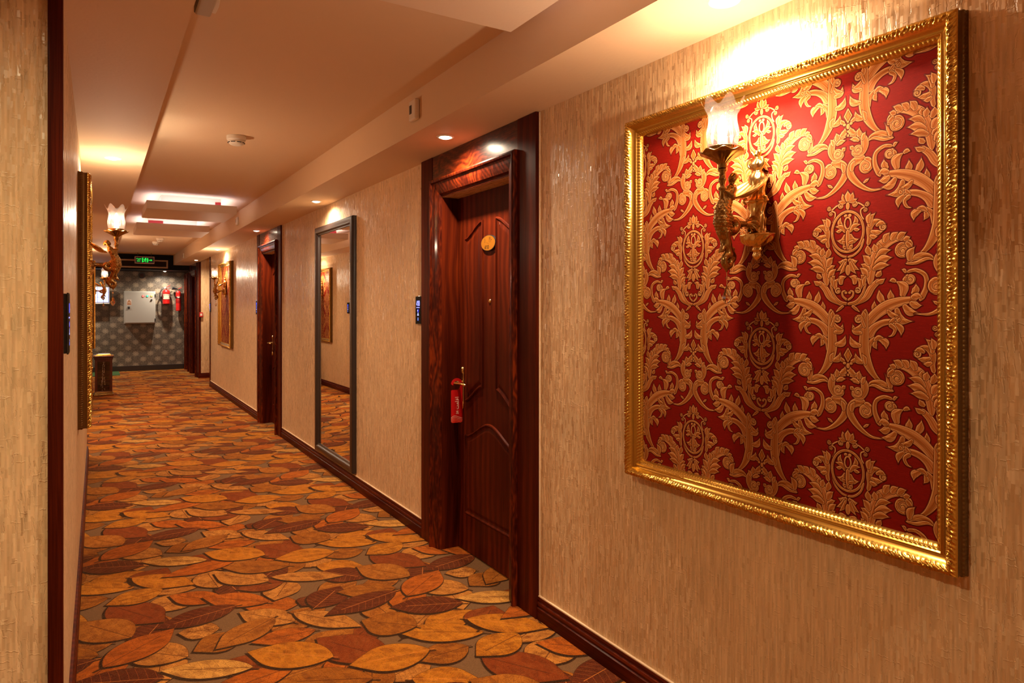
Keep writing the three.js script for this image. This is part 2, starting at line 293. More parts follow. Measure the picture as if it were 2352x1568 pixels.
// ------------------------------------------------------------------ the setting
struct('floor', box(XLOB - 0.2, 3.0, -0.12, 0, ZEND - 0.2, ZBACK + 0.2), carpetMat, 'carpet printed with overlapping orange and brown autumn leaves', 'floor');
{
  const list = [], doorTop = 2.03, y1 = CEIL;
  const seg = (z0, z1) => list.push([XR, XR + 0.22, 0, y1, z0, z1]);
  const openA = (d) => [d[0] + 0.25, d[1] - 0.21];
  seg(openA(DOORS[0])[1], ZBACK); seg(openA(DOORS[1])[1], openA(DOORS[0])[0]); seg(R_END, openA(DOORS[1])[0]);
  seg(openA(DOORS[2])[1], R_FACE); seg(openA(DOORS[3])[1], openA(DOORS[2])[0]); seg(ZEND - 0.2, openA(DOORS[3])[0]);
  for (const d of DOORS) list.push([XR, XR + 0.22, doorTop, y1, ...openA(d)]);
  list.push([XR + 0.2, 2.95, 0, y1, R_END, R_END + 0.2], [XR + 0.22, 2.95, 0, y1, R_FACE - 0.2, R_FACE], [2.95, 3.0, 0, y1, R_FACE - 0.2, R_END + 0.2]);
  struct('wall_right', boxes(list), wallMat, 'long wall in crinkled cream wallpaper with the red framed panels and the mirror', 'wall');
}
struct('wall_left', boxes([
  [XL - 0.2, XL, 0, CEIL, A_END, ZC], [XLOB, XL - 0.2, 0, CEIL, ZC - 0.2, ZC], [XL - 0.2, XL, 0, CEIL, B_END, B_START],
  [-1.9, XL - 0.2, 0, CEIL, A_END, A_END + 0.2], [-1.9, XL - 0.2, 0, CEIL, B_START - 0.2, B_START], [-2.1, -1.9, 0, CEIL, B_START - 0.2, A_END + 0.2],
  [-1.7, XL - 0.2, 0, CEIL, B_END, B_END + 0.2], [-1.9, -1.7, 0, CEIL, ZEND - 0.05, B_END + 0.2], [XLOB - 0.2, XLOB, 0, CEIL, ZC - 0.2, ZBACK],
]), wallMat, 'wall in crinkled cream wallpaper opposite the mirror, with the bin at its foot', 'wall');
struct('wall_back', box(XLOB - 0.2, XR + 0.22, 0, CEIL, ZBACK, ZBACK + 0.2), wallMat, 'cream papered wall closing the corridor opposite the grey rosette wall', 'wall');
struct('wall_end', box(-1.9, XR + 0.22, 0, CEIL, ZEND - 0.25, ZEND - 0.05), rosetteMat, 'grey wallpaper with pale rosettes behind the monitor', 'wall');
struct('trim_8', box(0.225, XR, 0, CEIL, ZEND - 0.05, ZEND), rosetteMat, 'projecting wall in grey rosette paper behind the fire extinguishers', 'wall projection');
struct('ceiling', box(XLOB - 0.2, 3.0, CEIL, CEIL + 0.12, ZEND - 0.2, ZBACK + 0.2), paint, 'raised middle of the beige painted ceiling carrying the three trays', 'ceiling');
struct('trim_1', boxes([[SR, XR, SOF, CEIL, ZBULK, ZBACK]]), paint, 'beige soffit with a row of downlights above the mirror and doors', 'soffit');
struct('trim_2', boxes([[XL, SL, SOF, CEIL, ZBULK, ZBACK]]), paint, 'beige soffit opposite the room doors above the wall with the bin', 'soffit');
struct('trim_3', boxes([[-1.9, XR, 2.17, CEIL, ZEND, ZBULK]]), phys({ color: rgb(0.007, 0.004, 0.003), roughness: 0.6, specularIntensity: 0.25 }), 'black bulkhead holding the air grille above the grey rosette wall', 'bulkhead');
// corner posts of dark wood
[[[XL - 0.032, XL + 0.004, 0, SOF, ZC - 0.012, ZC + 0.014], 'dark red wooden corner strip beside the lobby wallpaper'],
 [[XL - 0.02, XL + 0.012, 0, SOF, B_START - 0.05, B_START + 0.012], 'dark red wooden corner strip near the far wall panel'],
 [[XR - 0.012, XR + 0.04, 0, SOF, R_END - 0.012, R_END + 0.05], 'dark red wooden corner strip beside the far keypad'],
 [[XR - 0.014, XR + 0.03, 0, SOF, R_FACE - 0.04, R_FACE + 0.014], 'dark red wooden corner strip beside the red fire call point']]
  .forEach(([b, l], i) => struct('trim_' + (4 + i), rbox(...b, 0.004), woodV, l, 'corner strip'));
// baseboards, stepped profile
const BASE = [[0, 0], [0.017, 0], [0.017, 0.052], [0.013, 0.056], [0.013, 0.062], [0.016, 0.066], [0.014, 0.076], [0.009, 0.080], [0.009, 0.085], [0.012, 0.089], [0.010, 0.098], [0, 0.100]];
const skirtR = struct('baseboard_right', merge([[DOORS[0][1], ZBACK], [DOORS[1][1], DOORS[0][0]], [R_END, DOORS[1][0]]].map(([a, b]) => sweepZ(BASE, XR, -1, a, b)).concat([sweepX(BASE, R_FACE, 1, XR, 2.95)])), woodH, 'dark red wooden skirting under the mirror and framed panels', 'skirting');
struct('baseboard_left', merge([sweepZ(BASE, XL, 1, A_END, ZC), sweepZ(BASE, XL, 1, B_END, B_START), sweepX(BASE, ZC, 1, XLOB, XL), sweepX(BASE, B_START, 1, -1.9, XL)]), woodH, 'dark red wooden skirting along the wall opposite the mirror', 'skirting');
struct('baseboard_end', sweepX([[0, 0], [0.02, 0], [0.02, 0.11], [0, 0.115]], ZEND, 1, -1.8, XR), blackWood, 'black skirting under the grey rosette wallpaper', 'skirting');

put('caulk_line', merge([[DOORS[0][1], ZBACK], [DOORS[1][1], DOORS[0][0]], [R_END, DOORS[1][0]]].map(([a, b]) => box(XR - 0.009, XR, 0.0995, 0.104, a, b))), paint, skirtR);

// ------------------------------------------------------------------ doors
const LEAF_X = 1.80;
function sweepRect(s0, s1, y0, y1, profile, open) {   // mitred frame; profile [[inward, height]]; local s, y, height
  const pos = [], n = profile.length;
  const P = (k, q) => { const [w, h] = profile[k], a = s0 + w, b = s1 - w, c = open ? y0 : y0 + w, d = y1 - w; return [[a, c], [a, d], [b, d], [b, c]][q].concat(h); };
  const quads = open ? [[0, 1], [1, 2], [2, 3]] : [[0, 1], [1, 2], [2, 3], [3, 0]];
  for (const [q, r] of quads) for (let k = 0; k < n - 1; k++) { const a = P(k, q), b = P(k, r), c = P(k + 1, r), d = P(k + 1, q); pos.push(a, c, b, a, d, c); }
  return pos;
}
function toWorldRight(pos, x) { const f = []; for (const [s, y, h] of pos) f.push(x - h, y, s); const g = new THREE.BufferGeometry(); g.setAttribute('position', new THREE.Float32BufferAttribute(f, 3)); g.computeVertexNormals(); return metres(g); }
function panelShape(pts) { const s = new THREE.Shape(); pts.forEach((p, i) => (i ? s.lineTo(p[0], p[1]) : s.moveTo(p[0], p[1]))); s.closePath(); return s; }
const inset = (pts, d) => {   // polygon offset by vertex normals
  const n = pts.length, out = [];
  let area = 0; for (let i = 0; i < n; i++) { const a = pts[i], b = pts[(i + 1) % n]; area += a[0] * b[1] - b[0] * a[1]; }
  const sg = area > 0 ? 1 : -1;
  for (let i = 0; i < n; i++) { const a = pts[(i + n - 1) % n], b = pts[i], c = pts[(i + 1) % n]; const e1 = [b[0] - a[0], b[1] - a[1]], e2 = [c[0] - b[0], c[1] - b[1]], l1 = Math.hypot(...e1), l2 = Math.hypot(...e2); let nx = -(e1[1] / l1 + e2[1] / l2) * sg, ny = (e1[0] / l1 + e2[0] / l2) * sg; const l = Math.hypot(nx, ny) || 1; nx /= l; ny /= l; const cosh = Math.max(0.4, nx * (-e1[1] / l1) * sg + ny * (e1[0] / l1) * sg); out.push([b[0] + nx * d / cosh, b[1] + ny * d / cosh]); }
  return out;
};
function mouldedPanel(pts, x) {
  const sMin = Math.min(...pts.map((p) => p[0])), sMax = Math.max(...pts.map((p) => p[0])), yMin = Math.min(...pts.map((p) => p[1]));   // moulding ring stepping up, then a raised field; rings of [inset, height]
  const rings = [[0, 0], [0.004, 0.009], [0.010, 0.011], [0.017, 0.004], [0.024, 0.0015], [0.040, 0.007], [0.046, 0.008]].map(([d, h]) => inset(pts, d).map(([s, y]) => [clamp(s, sMin + d, sMax - d), Math.max(y, yMin + d), h]));
  const pos = [], n = pts.length; let area = 0; for (let i = 0; i < n; i++) { const a = pts[i], b = pts[(i + 1) % n]; area += a[0] * b[1] - b[0] * a[1]; }
  for (let k = 0; k < rings.length - 1; k++) for (let i = 0; i < n; i++) { const a = rings[k][i], b = rings[k][(i + 1) % n], c = rings[k + 1][(i + 1) % n], d = rings[k + 1][i]; if (area > 0) pos.push(a, b, c, a, c, d); else pos.push(a, c, b, a, d, c); }
  const last = rings[rings.length - 1];   // points run along the lower edge and back along the upper one
  for (let i = 0; i < n / 2 - 1; i++) { const a = last[i], b = last[i + 1], c = last[n - 2 - i], d = last[n - 1 - i]; pos.push(...(area > 0 ? [a, b, c, a, c, d] : [a, c, b, a, d, c])); }
  return toWorldRight(pos, x);
}
const sCurve = (s0, y0, s1, y1, n = 10) => [...Array(n + 1).keys()].map((i) => [lerp(s0, s1, i / n), lerp(y0, y1, smooth(i / n))]);
function makeDoor(n, z0, z1, top, label, plate) {
  const g = new THREE.Group(); g.name = 'door_' + n; scene.add(g); tag(g, label, 'door', null, 'structure');
  const zc = (z0 + z1) / 2, W = z1 - z0, D = (s) => s - zc;   // the group stands at the foot of the door
  g.position.set(XR, 0, zc);
  const loc = (geo) => { geo.translate(-XR, 0, -zc); return geo; };
  const m0 = z0 + 0.159, m1 = z1 - 0.159, o0 = z0 + 0.262, o1 = z1 - 0.222, mouldTop = Math.min(2.135, top - 0.04), openTop = mouldTop - 0.105;
  put('casing_board', loc(rbox(XR - 0.022, XR + 0.01, 0, top - 0.001, z0, m0, 0.003)), woodV, g);
  put('casing_board', loc(rbox(XR - 0.022, XR + 0.01, 0, top - 0.001, m1, z1, 0.003)), woodV, g);
  put('header_panel', loc(rbox(XR - 0.019, XR + 0.01, mouldTop - 0.03, top - 0.001, m0 + 0.0015, m1 - 0.0015, 0.003)), woodBurlH, g);
  put('caulk_line', loc(merge([box(XR - 0.006, XR, 0.1, top - 0.002, z1, z1 + 0.0035), box(XR - 0.006, XR, 0.1, top - 0.002, z0 - 0.0035, z0)])), paint, g);
  const prof = [[0, 0.015], [0.0, 0.036], [0.004, 0.044], [0.012, 0.047], [0.02, 0.044], [0.026, 0.034], [0.034, 0.031], [0.05, 0.028], [0.07, 0.022], [0.085, 0.016], [0.092, 0.006], [0.094, -0.02]];
  put('door_moulding', loc(toWorldRight(sweepRect(m0, m1, 0, mouldTop, prof, true), XR)), burlMix(n), g);
  put('jamb', loc(rbox(XR - 0.004, LEAF_X + 0.05, 0, openTop + 0.02, o0 - 0.03, m0 + 0.094, 0.002)), woodV, g);
  put('jamb', loc(rbox(XR - 0.004, LEAF_X + 0.05, 0, openTop + 0.02, m1 - 0.094, o1 + 0.04, 0.002)), woodV, g);
  put('door_head', loc(rbox(XR - 0.004, LEAF_X + 0.05, openTop + 0.001, openTop + 0.03, m0 + 0.09, m1 - 0.09, 0.002)), woodH, g);
  const leaf = put('leaf', loc(rbox(LEAF_X, LEAF_X + 0.04, 0.008, openTop, m0 + 0.096, m1 - 0.096, 0.002)), woodV, g);
  const pc = (m0 + m1) / 2, hw = Math.min(0.285, (m1 - m0) / 2 - 0.14), ih = hw * 0.24, L0 = pc - hw, L1 = pc + hw, i0 = pc - ih;
  const up = openTop - 2.03;
  const left = [...sCurve(L0, 0.856, i0, 0.955).concat(sCurve(L0, 1.79 + up, i0, 1.875 + up).reverse())];
  const right = left.map(([s, y]) => [2 * pc - s, y]);
  const arch = [...sCurve(L0, 0.672, pc, 0.77), ...sCurve(L0, 0.672, pc, 0.77).reverse().slice(1).map(([s, y]) => [2 * pc - s, y])], low = [...arch.map(([s]) => [s, 0.22]), ...arch.slice().reverse()];
  for (const pts of [left, right, low]) put('panel', loc(mouldedPanel(pts, LEAF_X)), woodV, leaf);
  // lever handle on a long plate
  const hz = m0 + 0.158, h = put('handle', loc(mergeAll([
    rbox(LEAF_X - 0.006, LEAF_X, 0.84, 1.03, hz - 0.016, hz + 0.016, 0.003), (() => { const s = new THREE.SphereGeometry(0.017, 16, 10); s.scale(0.5, 1.2, 1); s.translate(LEAF_X - 0.004, 1.035, hz); return s; })(),
    (() => { const s = new THREE.SphereGeometry(0.016, 16, 10); s.scale(0.5, 1.6, 1); s.translate(LEAF_X - 0.004, 0.835, hz); return s; })(),
    cyl(0.011, 0.009, [LEAF_X, 0.965, hz], [LEAF_X - 0.058, 0.965, hz], 14), taper([[LEAF_X - 0.058, 0.965, hz - 0.006, 0.009], [LEAF_X - 0.062, 0.966, hz + 0.02, 0.010], [LEAF_X - 0.060, 0.968, hz + 0.07, 0.008], [LEAF_X - 0.056, 0.965, hz + 0.115, 0.007], [LEAF_X - 0.048, 0.962, hz + 0.125, 0.006]], 24, 10)])), brass, leaf);
  put('keyhole', loc(mergeAll([cyl(0.006, 0.006, [LEAF_X - 0.009, 0.895, hz], [LEAF_X - 0.004, 0.895, hz], 12)])), blackPlastic, leaf);
  put('peephole', loc(lens(LEAF_X, 1.43, pc)), brass, leaf);
  if (plate) {
    const sh = new THREE.Shape(); sh.absellipse(0, 0, 0.078, 0.041, 0, Math.PI * 2);
    const pg = new THREE.ExtrudeGeometry(sh, { depth: 0.010, bevelEnabled: true, bevelSize: 0.002, bevelThickness: 0.002, bevelSegments: 2, curveSegments: 40 }); pg.rotateY(-Math.PI / 2); pg.translate(LEAF_X, 1.741, pc);
    const np = put('number_plate', loc(merge([pg])), blackPlastic, leaf); np.userData.label = 'oval brass plate reading 410';
    const fg = new THREE.ShapeGeometry(sh, 40); fg.scale(0.97, 0.97, 1); fg.rotateY(-Math.PI / 2); fg.translate(LEAF_X - 0.0125, 1.741, pc);
    const uv = fg.attributes.uv, p = fg.attributes.position; for (let i = 0; i < p.count; i++) uv.setXY(i, (p.getZ(i) - pc) / 0.16 + 0.5, (p.getY(i) - 1.741) / 0.09 + 0.5);
    put('plate_face', loc(fg), std({ map: plateTex(), metalness: 0.55, roughness: 0.35 }), np);
  }
  return g;
}
function lens(x, y, z) { const l = lathe([[0, 0.006], [0.006, 0.006], [0.010, 0.004], [0.011, 0]], 20); l.rotateZ(Math.PI / 2); l.translate(x, y, z); return l; }
function mergeAll(list) { return merge(list.map((g) => { if (!g.attributes.uv) g.setAttribute('uv', new THREE.Float32BufferAttribute(new Float32Array(g.attributes.position.count * 2), 2)); return g; })); }
function burlMix() { return woodBurlV; }
const woodBurlV = wood(burlTex, 1 / 0.5, 1 / 1.1, 0, { clearcoat: 0.2, clearcoatRoughness: 0.12 });
function farsi410(g, x, y, s, col) {   // the three Persian numerals four, one, zero
  g.save(); g.translate(x, y); g.scale(s, s); g.strokeStyle = col; g.fillStyle = col; g.lineWidth = 9; g.lineCap = 'round'; g.lineJoin = 'round';
  g.beginPath(); g.moveTo(0, 50); g.lineTo(0, -8); g.stroke(); g.beginPath(); g.moveTo(0, -6); g.quadraticCurveTo(2, -40, -4, -48); g.stroke(); g.beginPath(); g.moveTo(24, -44); g.quadraticCurveTo(2, -44, 4, -26); g.quadraticCurveTo(8, -10, 26, -14); g.stroke();
  g.beginPath(); g.moveTo(52, 50); g.quadraticCurveTo(54, 0, 46, -48); g.stroke(); g.beginPath(); g.arc(82, 4, 9, 0, 7); g.fill(); g.restore();
}
function plateTex() {
  const [c, g] = canvasOf(512, 288); g.fillStyle = 'rgb(182,118,30)'; g.fillRect(0, 0, 512, 288);
  farsi410(g, 300, 92, 0.9, 'rgb(34,22,8)'); g.fillStyle = 'rgb(34,22,8)'; g.font = 'bold 92px sans-serif'; g.textAlign = 'center'; g.fillText('410', 210, 245);
  g.strokeStyle = 'rgb(60,40,14)'; g.lineWidth = 3; g.beginPath(); g.moveTo(200, 130); g.lineTo(290, 165); g.stroke();
  g.lineWidth = 6; g.beginPath(); g.arc(140, 92, 24, 3.4, 7.2); g.stroke(); g.beginPath(); g.moveTo(120, 128); g.lineTo(164, 128); g.stroke(); g.beginPath(); g.arc(136, 100, 8, 0, 7); g.fill();
  return canvasTex(c, true, false);
}
makeDoor(1, ...DOORS[0], 'mahogany door with oval number plate and red hanger on its handle', true);
makeDoor(2, ...DOORS[1], 'mahogany door between the tall mirror and the far framed panel', false);
makeDoor(3, ...DOORS[2], 'mahogany door beside the red fire call point', false);
makeDoor(4, ...DOORS[3], 'narrow mahogany door under the black bulkhead beside the extinguishers', false);

// ------------------------------------------------------------------ framed damask panels
// The print is traced from the photograph: points are pixels of two views of it, set down on the panel at x = 1.685.
const PW = 1.012, PH = 1.176, PZ = -1.341, PY = 1.4285;             // visible panel, its middle on the wall
function makeDamask() {
  const W = 1764, H = 2048, k = W / PW, [c, g] = canvasOf(W, H), [bc, b] = canvasOf(W / 2, H / 2);
  g.fillStyle = 'rgb(110,17,9)'; g.fillRect(0, 0, W, H);
  reseed(3);
  for (let i = 0; i < 26000; i++) { g.fillStyle = rnd() < 0.5 ? 'rgba(70,4,4,0.20)' : 'rgba(176,40,26,0.18)'; g.fillRect(rnd() * W, rnd() * H, 4 + rnd() * 26, 1.4); }
  for (let i = 0; i < 9000; i++) { g.fillStyle = 'rgba(190,60,40,0.18)'; g.fillRect(rnd() * W, rnd() * H, 2, 2); }
  b.fillStyle = 'rgb(70,70,70)'; b.fillRect(0, 0, W / 2, H / 2);
  const AX = -1.060, AY = 1.581, HX = 0.5455, VY = 0.629;            // axis and middle of one oval; repeats
  const CR = { p: [1760, 420, 4.612], q: [1760, 740, 4.612] };
  const at = (s, [x, y]) => { const [ox, oy, f] = CR[s], [z, h] = onWall(ox + x / f, oy + y / f, 1.685); return [z - AX, h - AY]; };
  const U = 0.000228;                                                  // metres for one traced pixel, for widths
  let ops = [];                                                       // each: {poly | path, w, kind}
  const cat = (pts, n = 14) => new THREE.CatmullRomCurve3(pts.map((p) => new THREE.Vector3(p[0], p[1], 0)), false, 'centripetal').getPoints(Math.max(2, (pts.length - 1) * n)).map((v) => [v.x, v.y]);
  const ribbon = (pts, w0, w1, wm, closed) => {                               // ribbon polygon along points
    const q = cat(pts), n = q.length, A = [], B = [];
    for (let i = 0; i < n; i++) { const t = i / (n - 1), a = q[Math.max(0, i - 1)], e = q[Math.min(n - 1, i + 1)], l = Math.hypot(e[0] - a[0], e[1] - a[1]) || 1, nx = -(e[1] - a[1]) / l, ny = (e[0] - a[0]) / l, w = (wm === undefined ? lerp(w0, w1, t) : t < 0.5 ? lerp(w0, wm, smooth(t * 2)) : lerp(wm, w1, smooth(t * 2 - 1))) / 2 * (closed ? 1 : Math.sqrt(clamp(Math.min(t, 1 - t) / 0.07, 0.02, 1))); A.push([q[i][0] + nx * w, q[i][1] + ny * w]); B.push([q[i][0] - nx * w, q[i][1] - ny * w]); }
    return { poly: A.concat(B.reverse()), spine: q };
  };
  const stroke = (s, pts, w0, w1, wm) => ops.push(ribbon(pts.map((p) => at(s, p)), w0 * U, w1 * U, wm === undefined ? undefined : wm * U));
  const tear = (s, base, tip, w, bend = 0) => {                       // one pointed lobe
    const A = at(s, base), B = at(s, tip), dx = B[0] - A[0], dy = B[1] - A[1], M = [A[0] + dx * 0.5 - dy * bend, A[1] + dy * 0.5 + dx * bend];
    const r = ribbon([A, M, B], w * U * 0.7, w * U * 0.04, w * U * 1.25); r.lobe = 1; ops.push(r);
  };
  const spiral = (s, ctr, r, dir, start, turns = 1.4, w = 0.62) => {  // volute with a filled eye
    const C = at(s, ctr), R = r * U * 1.12, pts = []; for (let i = 0; i <= 26; i++) { const t = i / 26, a = start + dir * t * turns * Math.PI * 2, q = R * (1 - 0.8 * t); pts.push([C[0] + Math.cos(a) * q, C[1] + Math.sin(a) * q]); }
    ops.push(disc(C, R * 0.92)); ops.push(ribbon(pts, R * w * 0.7, R * 0.2)); ops.push(disc(C, R * 0.24));
  };
  const disc = (C, r, ry = r) => ({ poly: [...Array(20).keys()].map((i) => [C[0] + Math.cos(i / 20 * 6.2832) * r, C[1] + Math.sin(i / 20 * 6.2832) * ry]), spine: null });
  const dot = (s, ctr, rx, ry) => { const C = at(s, ctr); ops.push(disc(C, rx * U * 1.1, ry * U)); };
  const ringE = (s, ctr, rx, ry, w) => { const C = at(s, ctr), pts = [...Array(41).keys()].map((i) => [C[0] + Math.cos(i / 40 * 6.2832) * rx * U * 1.12, C[1] + Math.sin(i / 40 * 6.2832) * ry * U]); ops.push(ribbon(pts, w * U, w * U, undefined, true)); };
  // ---- lower trunk and its great leaf, the left half of the unit
  stroke('q', [[550, 1130], [690, 1150], [820, 1080], [895, 975], [880, 890], [815, 838], [735, 840]], 14, 100, 84); spiral('q', [735, 908], 76, 1, 1.3, 1.0, .9); tear('q', [880, 960], [845, 835], 50, -.1); tear('q', [760, 1080], [700, 1030], 26);
  stroke('p', [[270, 1270], [222, 1140], [232, 1040], [300, 990], [375, 1000]], 60, 34, 44); spiral('p', [345, 1070], 52, -1, 1.2); tear('p', [380, 1010], [418, 972], 30, .2); tear('p', [380, 1040], [400, 1100], 36);
  tear('p', [330, 1210], [300, 1110], 62, .15); tear('p', [410, 1230], [470, 1075], 84, .3); tear('p', [460, 1085], [522, 1078], 40, .2); tear('p', [480, 1290], [508, 1150], 60, -.1); tear('p', [560, 1300], [612, 1148], 64, -.1); tear('p', [630, 1400], [652, 1255], 54, -.1);
  stroke('p', [[760, 1600], [690, 1450], [560, 1330], [420, 1270], [290, 1250]], 90, 60, 130);
  tear('p', [340, 1240], [248, 1240], 60, -.15); tear('p', [350, 1280], [252, 1310], 64, .1); tear('p', [400, 1300], [272, 1375], 70, .2); tear('p', [460, 1330], [318, 1455], 74, .3); tear('p', [540, 1350], [430, 1400], 50, .2);
  stroke('q', [[720, 160], [660, 60], [570, 0], [480, -10], [425, 30]], 110, 26, 70); tear('q', [470, 0], [418, 122], 56, -.2); tear('q', [450, -10], [430, -60], 34, .1); tear('q', [520, 0], [470, -62], 36, .1); stroke('q', [[520, 10], [470, 60], [490, 115], [530, 135]], 50, 8, 34);
  stroke('q', [[730, 330], [700, 220], [640, 165], [580, 175]], 80, 30, 56); tear('q', [610, 160], [545, 262], 66, -.25); tear('q', [640, 180], [628, 270], 44, .2); tear('q', [660, 190], [560, 150], 40, -.2);
  stroke('q', [[560, 600], [640, 545], [710, 440], [752, 300], [752, 120], [745, -40], [740, -130]], 26, 60, 120); tear('q', [770, 120], [872, 25], 56, -.25); tear('q', [780, 250], [900, 148], 64, -.25); tear('q', [755, 420], [843, 325], 60, -.25); tear('q', [740, 440], [775, 325], 44, .1); tear('q', [770, 20], [880, 80], 44, -.2); tear('q', [770, -20], [765, -120], 50, .1);
  spiral('p', [815, 1452], 40, 1, 2.4); stroke('p', [[745, 1540], [770, 1470], [790, 1420], [830, 1420]], 40, 22);
  stroke('q', [[485, 650], [540, 610], [610, 595], [690, 620], [716, 655]], 24, 10, 74); tear('q', [510, 630], [560, 497], 66, .15); stroke('q', [[480, 648], [560, 655], [660, 630], [720, 655]], 22, 10, 40);
  // ---- curled leaf and diamond on the axis
  stroke('q', [[895, 490], [840, 560], [770, 600], [745, 680], [790, 775], [860, 770], [870, 715]], 16, 30, 90); spiral('q', [815, 735], 56, -1, 0.4); tear('q', [800, 600], [798, 505], 56, -.1); tear('q', [770, 640], [735, 555], 44, -.1); tear('q', [830, 580], [905, 590], 50, .2); tear('q', [800, 640], [905, 618], 46, .1); tear('q', [860, 720], [900, 690], 40); tear('q', [840, 560], [895, 480], 60, -.2);
  ops.push({ poly: [[918, 282], [962, 362], [920, 440], [876, 362]].map((p) => at('q', p)), spine: null, deep: [[918, 305], [946, 362], [920, 415], [892, 362]].map((p) => at('q', p)) });
  tear('q', [890, 430], [848, 375], 40, .2); dot('q', [887, 447], 16, 14); dot('q', [918, 475], 16, 30); dot('q', [918, 528], 11, 12); dot('q', [918, 572], 9, 14);
  // ---- cartouche: acanthus sides, oval, crest
  stroke('p', [[600, 1052], [680, 1130], [740, 1230], [870, 1312]], 60, 26, 84); stroke('p', [[878, 1310], [840, 1340], [795, 1378]], 30, 10, 34); tear('p', [640, 1080], [552, 1045], 46, .1); tear('p', [640, 1020], [590, 960], 50, .1);
  stroke('p', [[735, 1080], [770, 1190], [840, 1270], [925, 1295]], 26, 34, 30);
  stroke('p', [[700, 1100], [680, 960], [650, 850], [600, 740], [530, 690], [440, 670], [375, 690]], 80, 60, 130); spiral('p', [405, 800], 74, -1, 1.9); stroke('p', [[400, 690], [345, 730], [335, 800]], 50, 30);
  tear('p', [560, 700], [512, 605], 66, -.1); tear('p', [500, 690], [440, 615], 66, -.1); tear('p', [450, 690], [372, 632], 60, -.1); tear('p', [400, 700], [342, 682], 50); tear('p', [380, 720], [320, 778], 46, .1); tear('p', [620, 760], [610, 685], 60); tear('p', [640, 780], [660, 690], 60); tear('p', [690, 800], [720, 690], 60, -.1);
  tear('p', [640, 850], [498, 775], 70, -.15); tear('p', [650, 900], [488, 850], 80, -.1); tear('p', [670, 950], [512, 920], 66, -.1); tear('p', [700, 960], [790, 880], 60, .1); tear('p', [720, 1020], [800, 915], 60, .1); tear('p', [740, 1060], [790, 990], 50, .1); tear('p', [700, 900], [770, 790], 66, .1);
  stroke('p', [[715, 700], [700, 620], [700, 520], [650, 470], [580, 490]], 46, 40, 70); spiral('p', [575, 545], 36, -1, 1.6); tear('p', [700, 520], [640, 385], 60, -.2); tear('p', [710, 480], [690, 370], 54, -.1); tear('p', [640, 520], [545, 520], 46, -.2); tear('p', [690, 560], [570, 585], 48, .1); tear('p', [700, 600], [620, 625], 44, .1);
  ringE('p', [925, 520], 172, 232, 27);
  stroke('p', [[755, 620], [790, 720], [860, 780], [925, 792]], 24, 24);
  stroke('p', [[870, 215], [800, 250], [745, 300]], 14, 16); spiral('p', [845, 248], 30, 1, 1.0, 1.2, .5); spiral('p', [720, 278], 24, -1, 0.2, 1.2, .5); stroke('p', [[745, 300], [785, 320], [780, 380], [755, 430]], 16, 14); spiral('p', [738, 335], 22, 1, .8, 1.1, .5);
  tear('p', [915, 195], [818, 196], 44, .1); tear('p', [915, 195], [864, 112], 52, .1); tear('p', [922, 200], [922, 78], 60, 0); dot('p', [922, 245], 19, 42);
  // ---- inside the oval
  ringE('p', [922, 430], 34, 66, 18); dot('p', [900, 351], 17, 17); tear('p', [880, 480], [850, 358], 44, .25); tear('p', [900, 530], [782, 470], 46, -.2); tear('p', [860, 500], [790, 520], 32, .1); tear('p', [900, 550], [800, 618], 58, .35); stroke('p', [[922, 500], [922, 600], [922, 715]], 40, 20, 52); tear('p', [915, 640], [860, 610], 40, .2); tear('p', [915, 690], [870, 660], 34, .2); tear('p', [918, 700], [875, 712], 28);
  // ---- palmette and heart below the oval
  tear('p', [915, 815], [815, 842], 56, .2); tear('p', [890, 830], [795, 945], 44, .15); tear('p', [900, 840], [828, 985], 40, .1); dot('p', [920, 930], 26, 60);
  tear('p', [850, 1090], [912, 1000], 60, .35); tear('p', [800, 1150], [832, 1010], 52, .25); tear('p', [760, 1110], [748, 1000], 40); spiral('p', [815, 1155], 32, 1, .6); stroke('p', [[922, 1255], [870, 1210], [865, 1165], [900, 1150]], 26, 18); dot('p', [902, 1172], 14, 14);
  // ---- lay it down, mirrored, on the half-drop lattice
  const paintUnit = (cx, cy, mir) => {
    const X = (p) => (cx + mir * p[0] - (PZ - PW / 2)) * k, Y = (p) => H - (cy + p[1] - (PY - PH / 2)) * k;
    if (X([0, 0]) < -900 || X([0, 0]) > W + 900) return;
    const trace = (ctx, poly, f = 1) => { ctx.beginPath(); poly.forEach((p, i) => (i ? ctx.lineTo(X(p) * f, Y(p) * f) : ctx.moveTo(X(p) * f, Y(p) * f))); ctx.closePath(); };
    g.lineJoin = 'round'; b.lineJoin = 'round';
    for (const o of ops) { trace(g, o.poly); g.strokeStyle = 'rgba(58,6,4,0.55)'; g.lineWidth = 11; g.stroke(); }
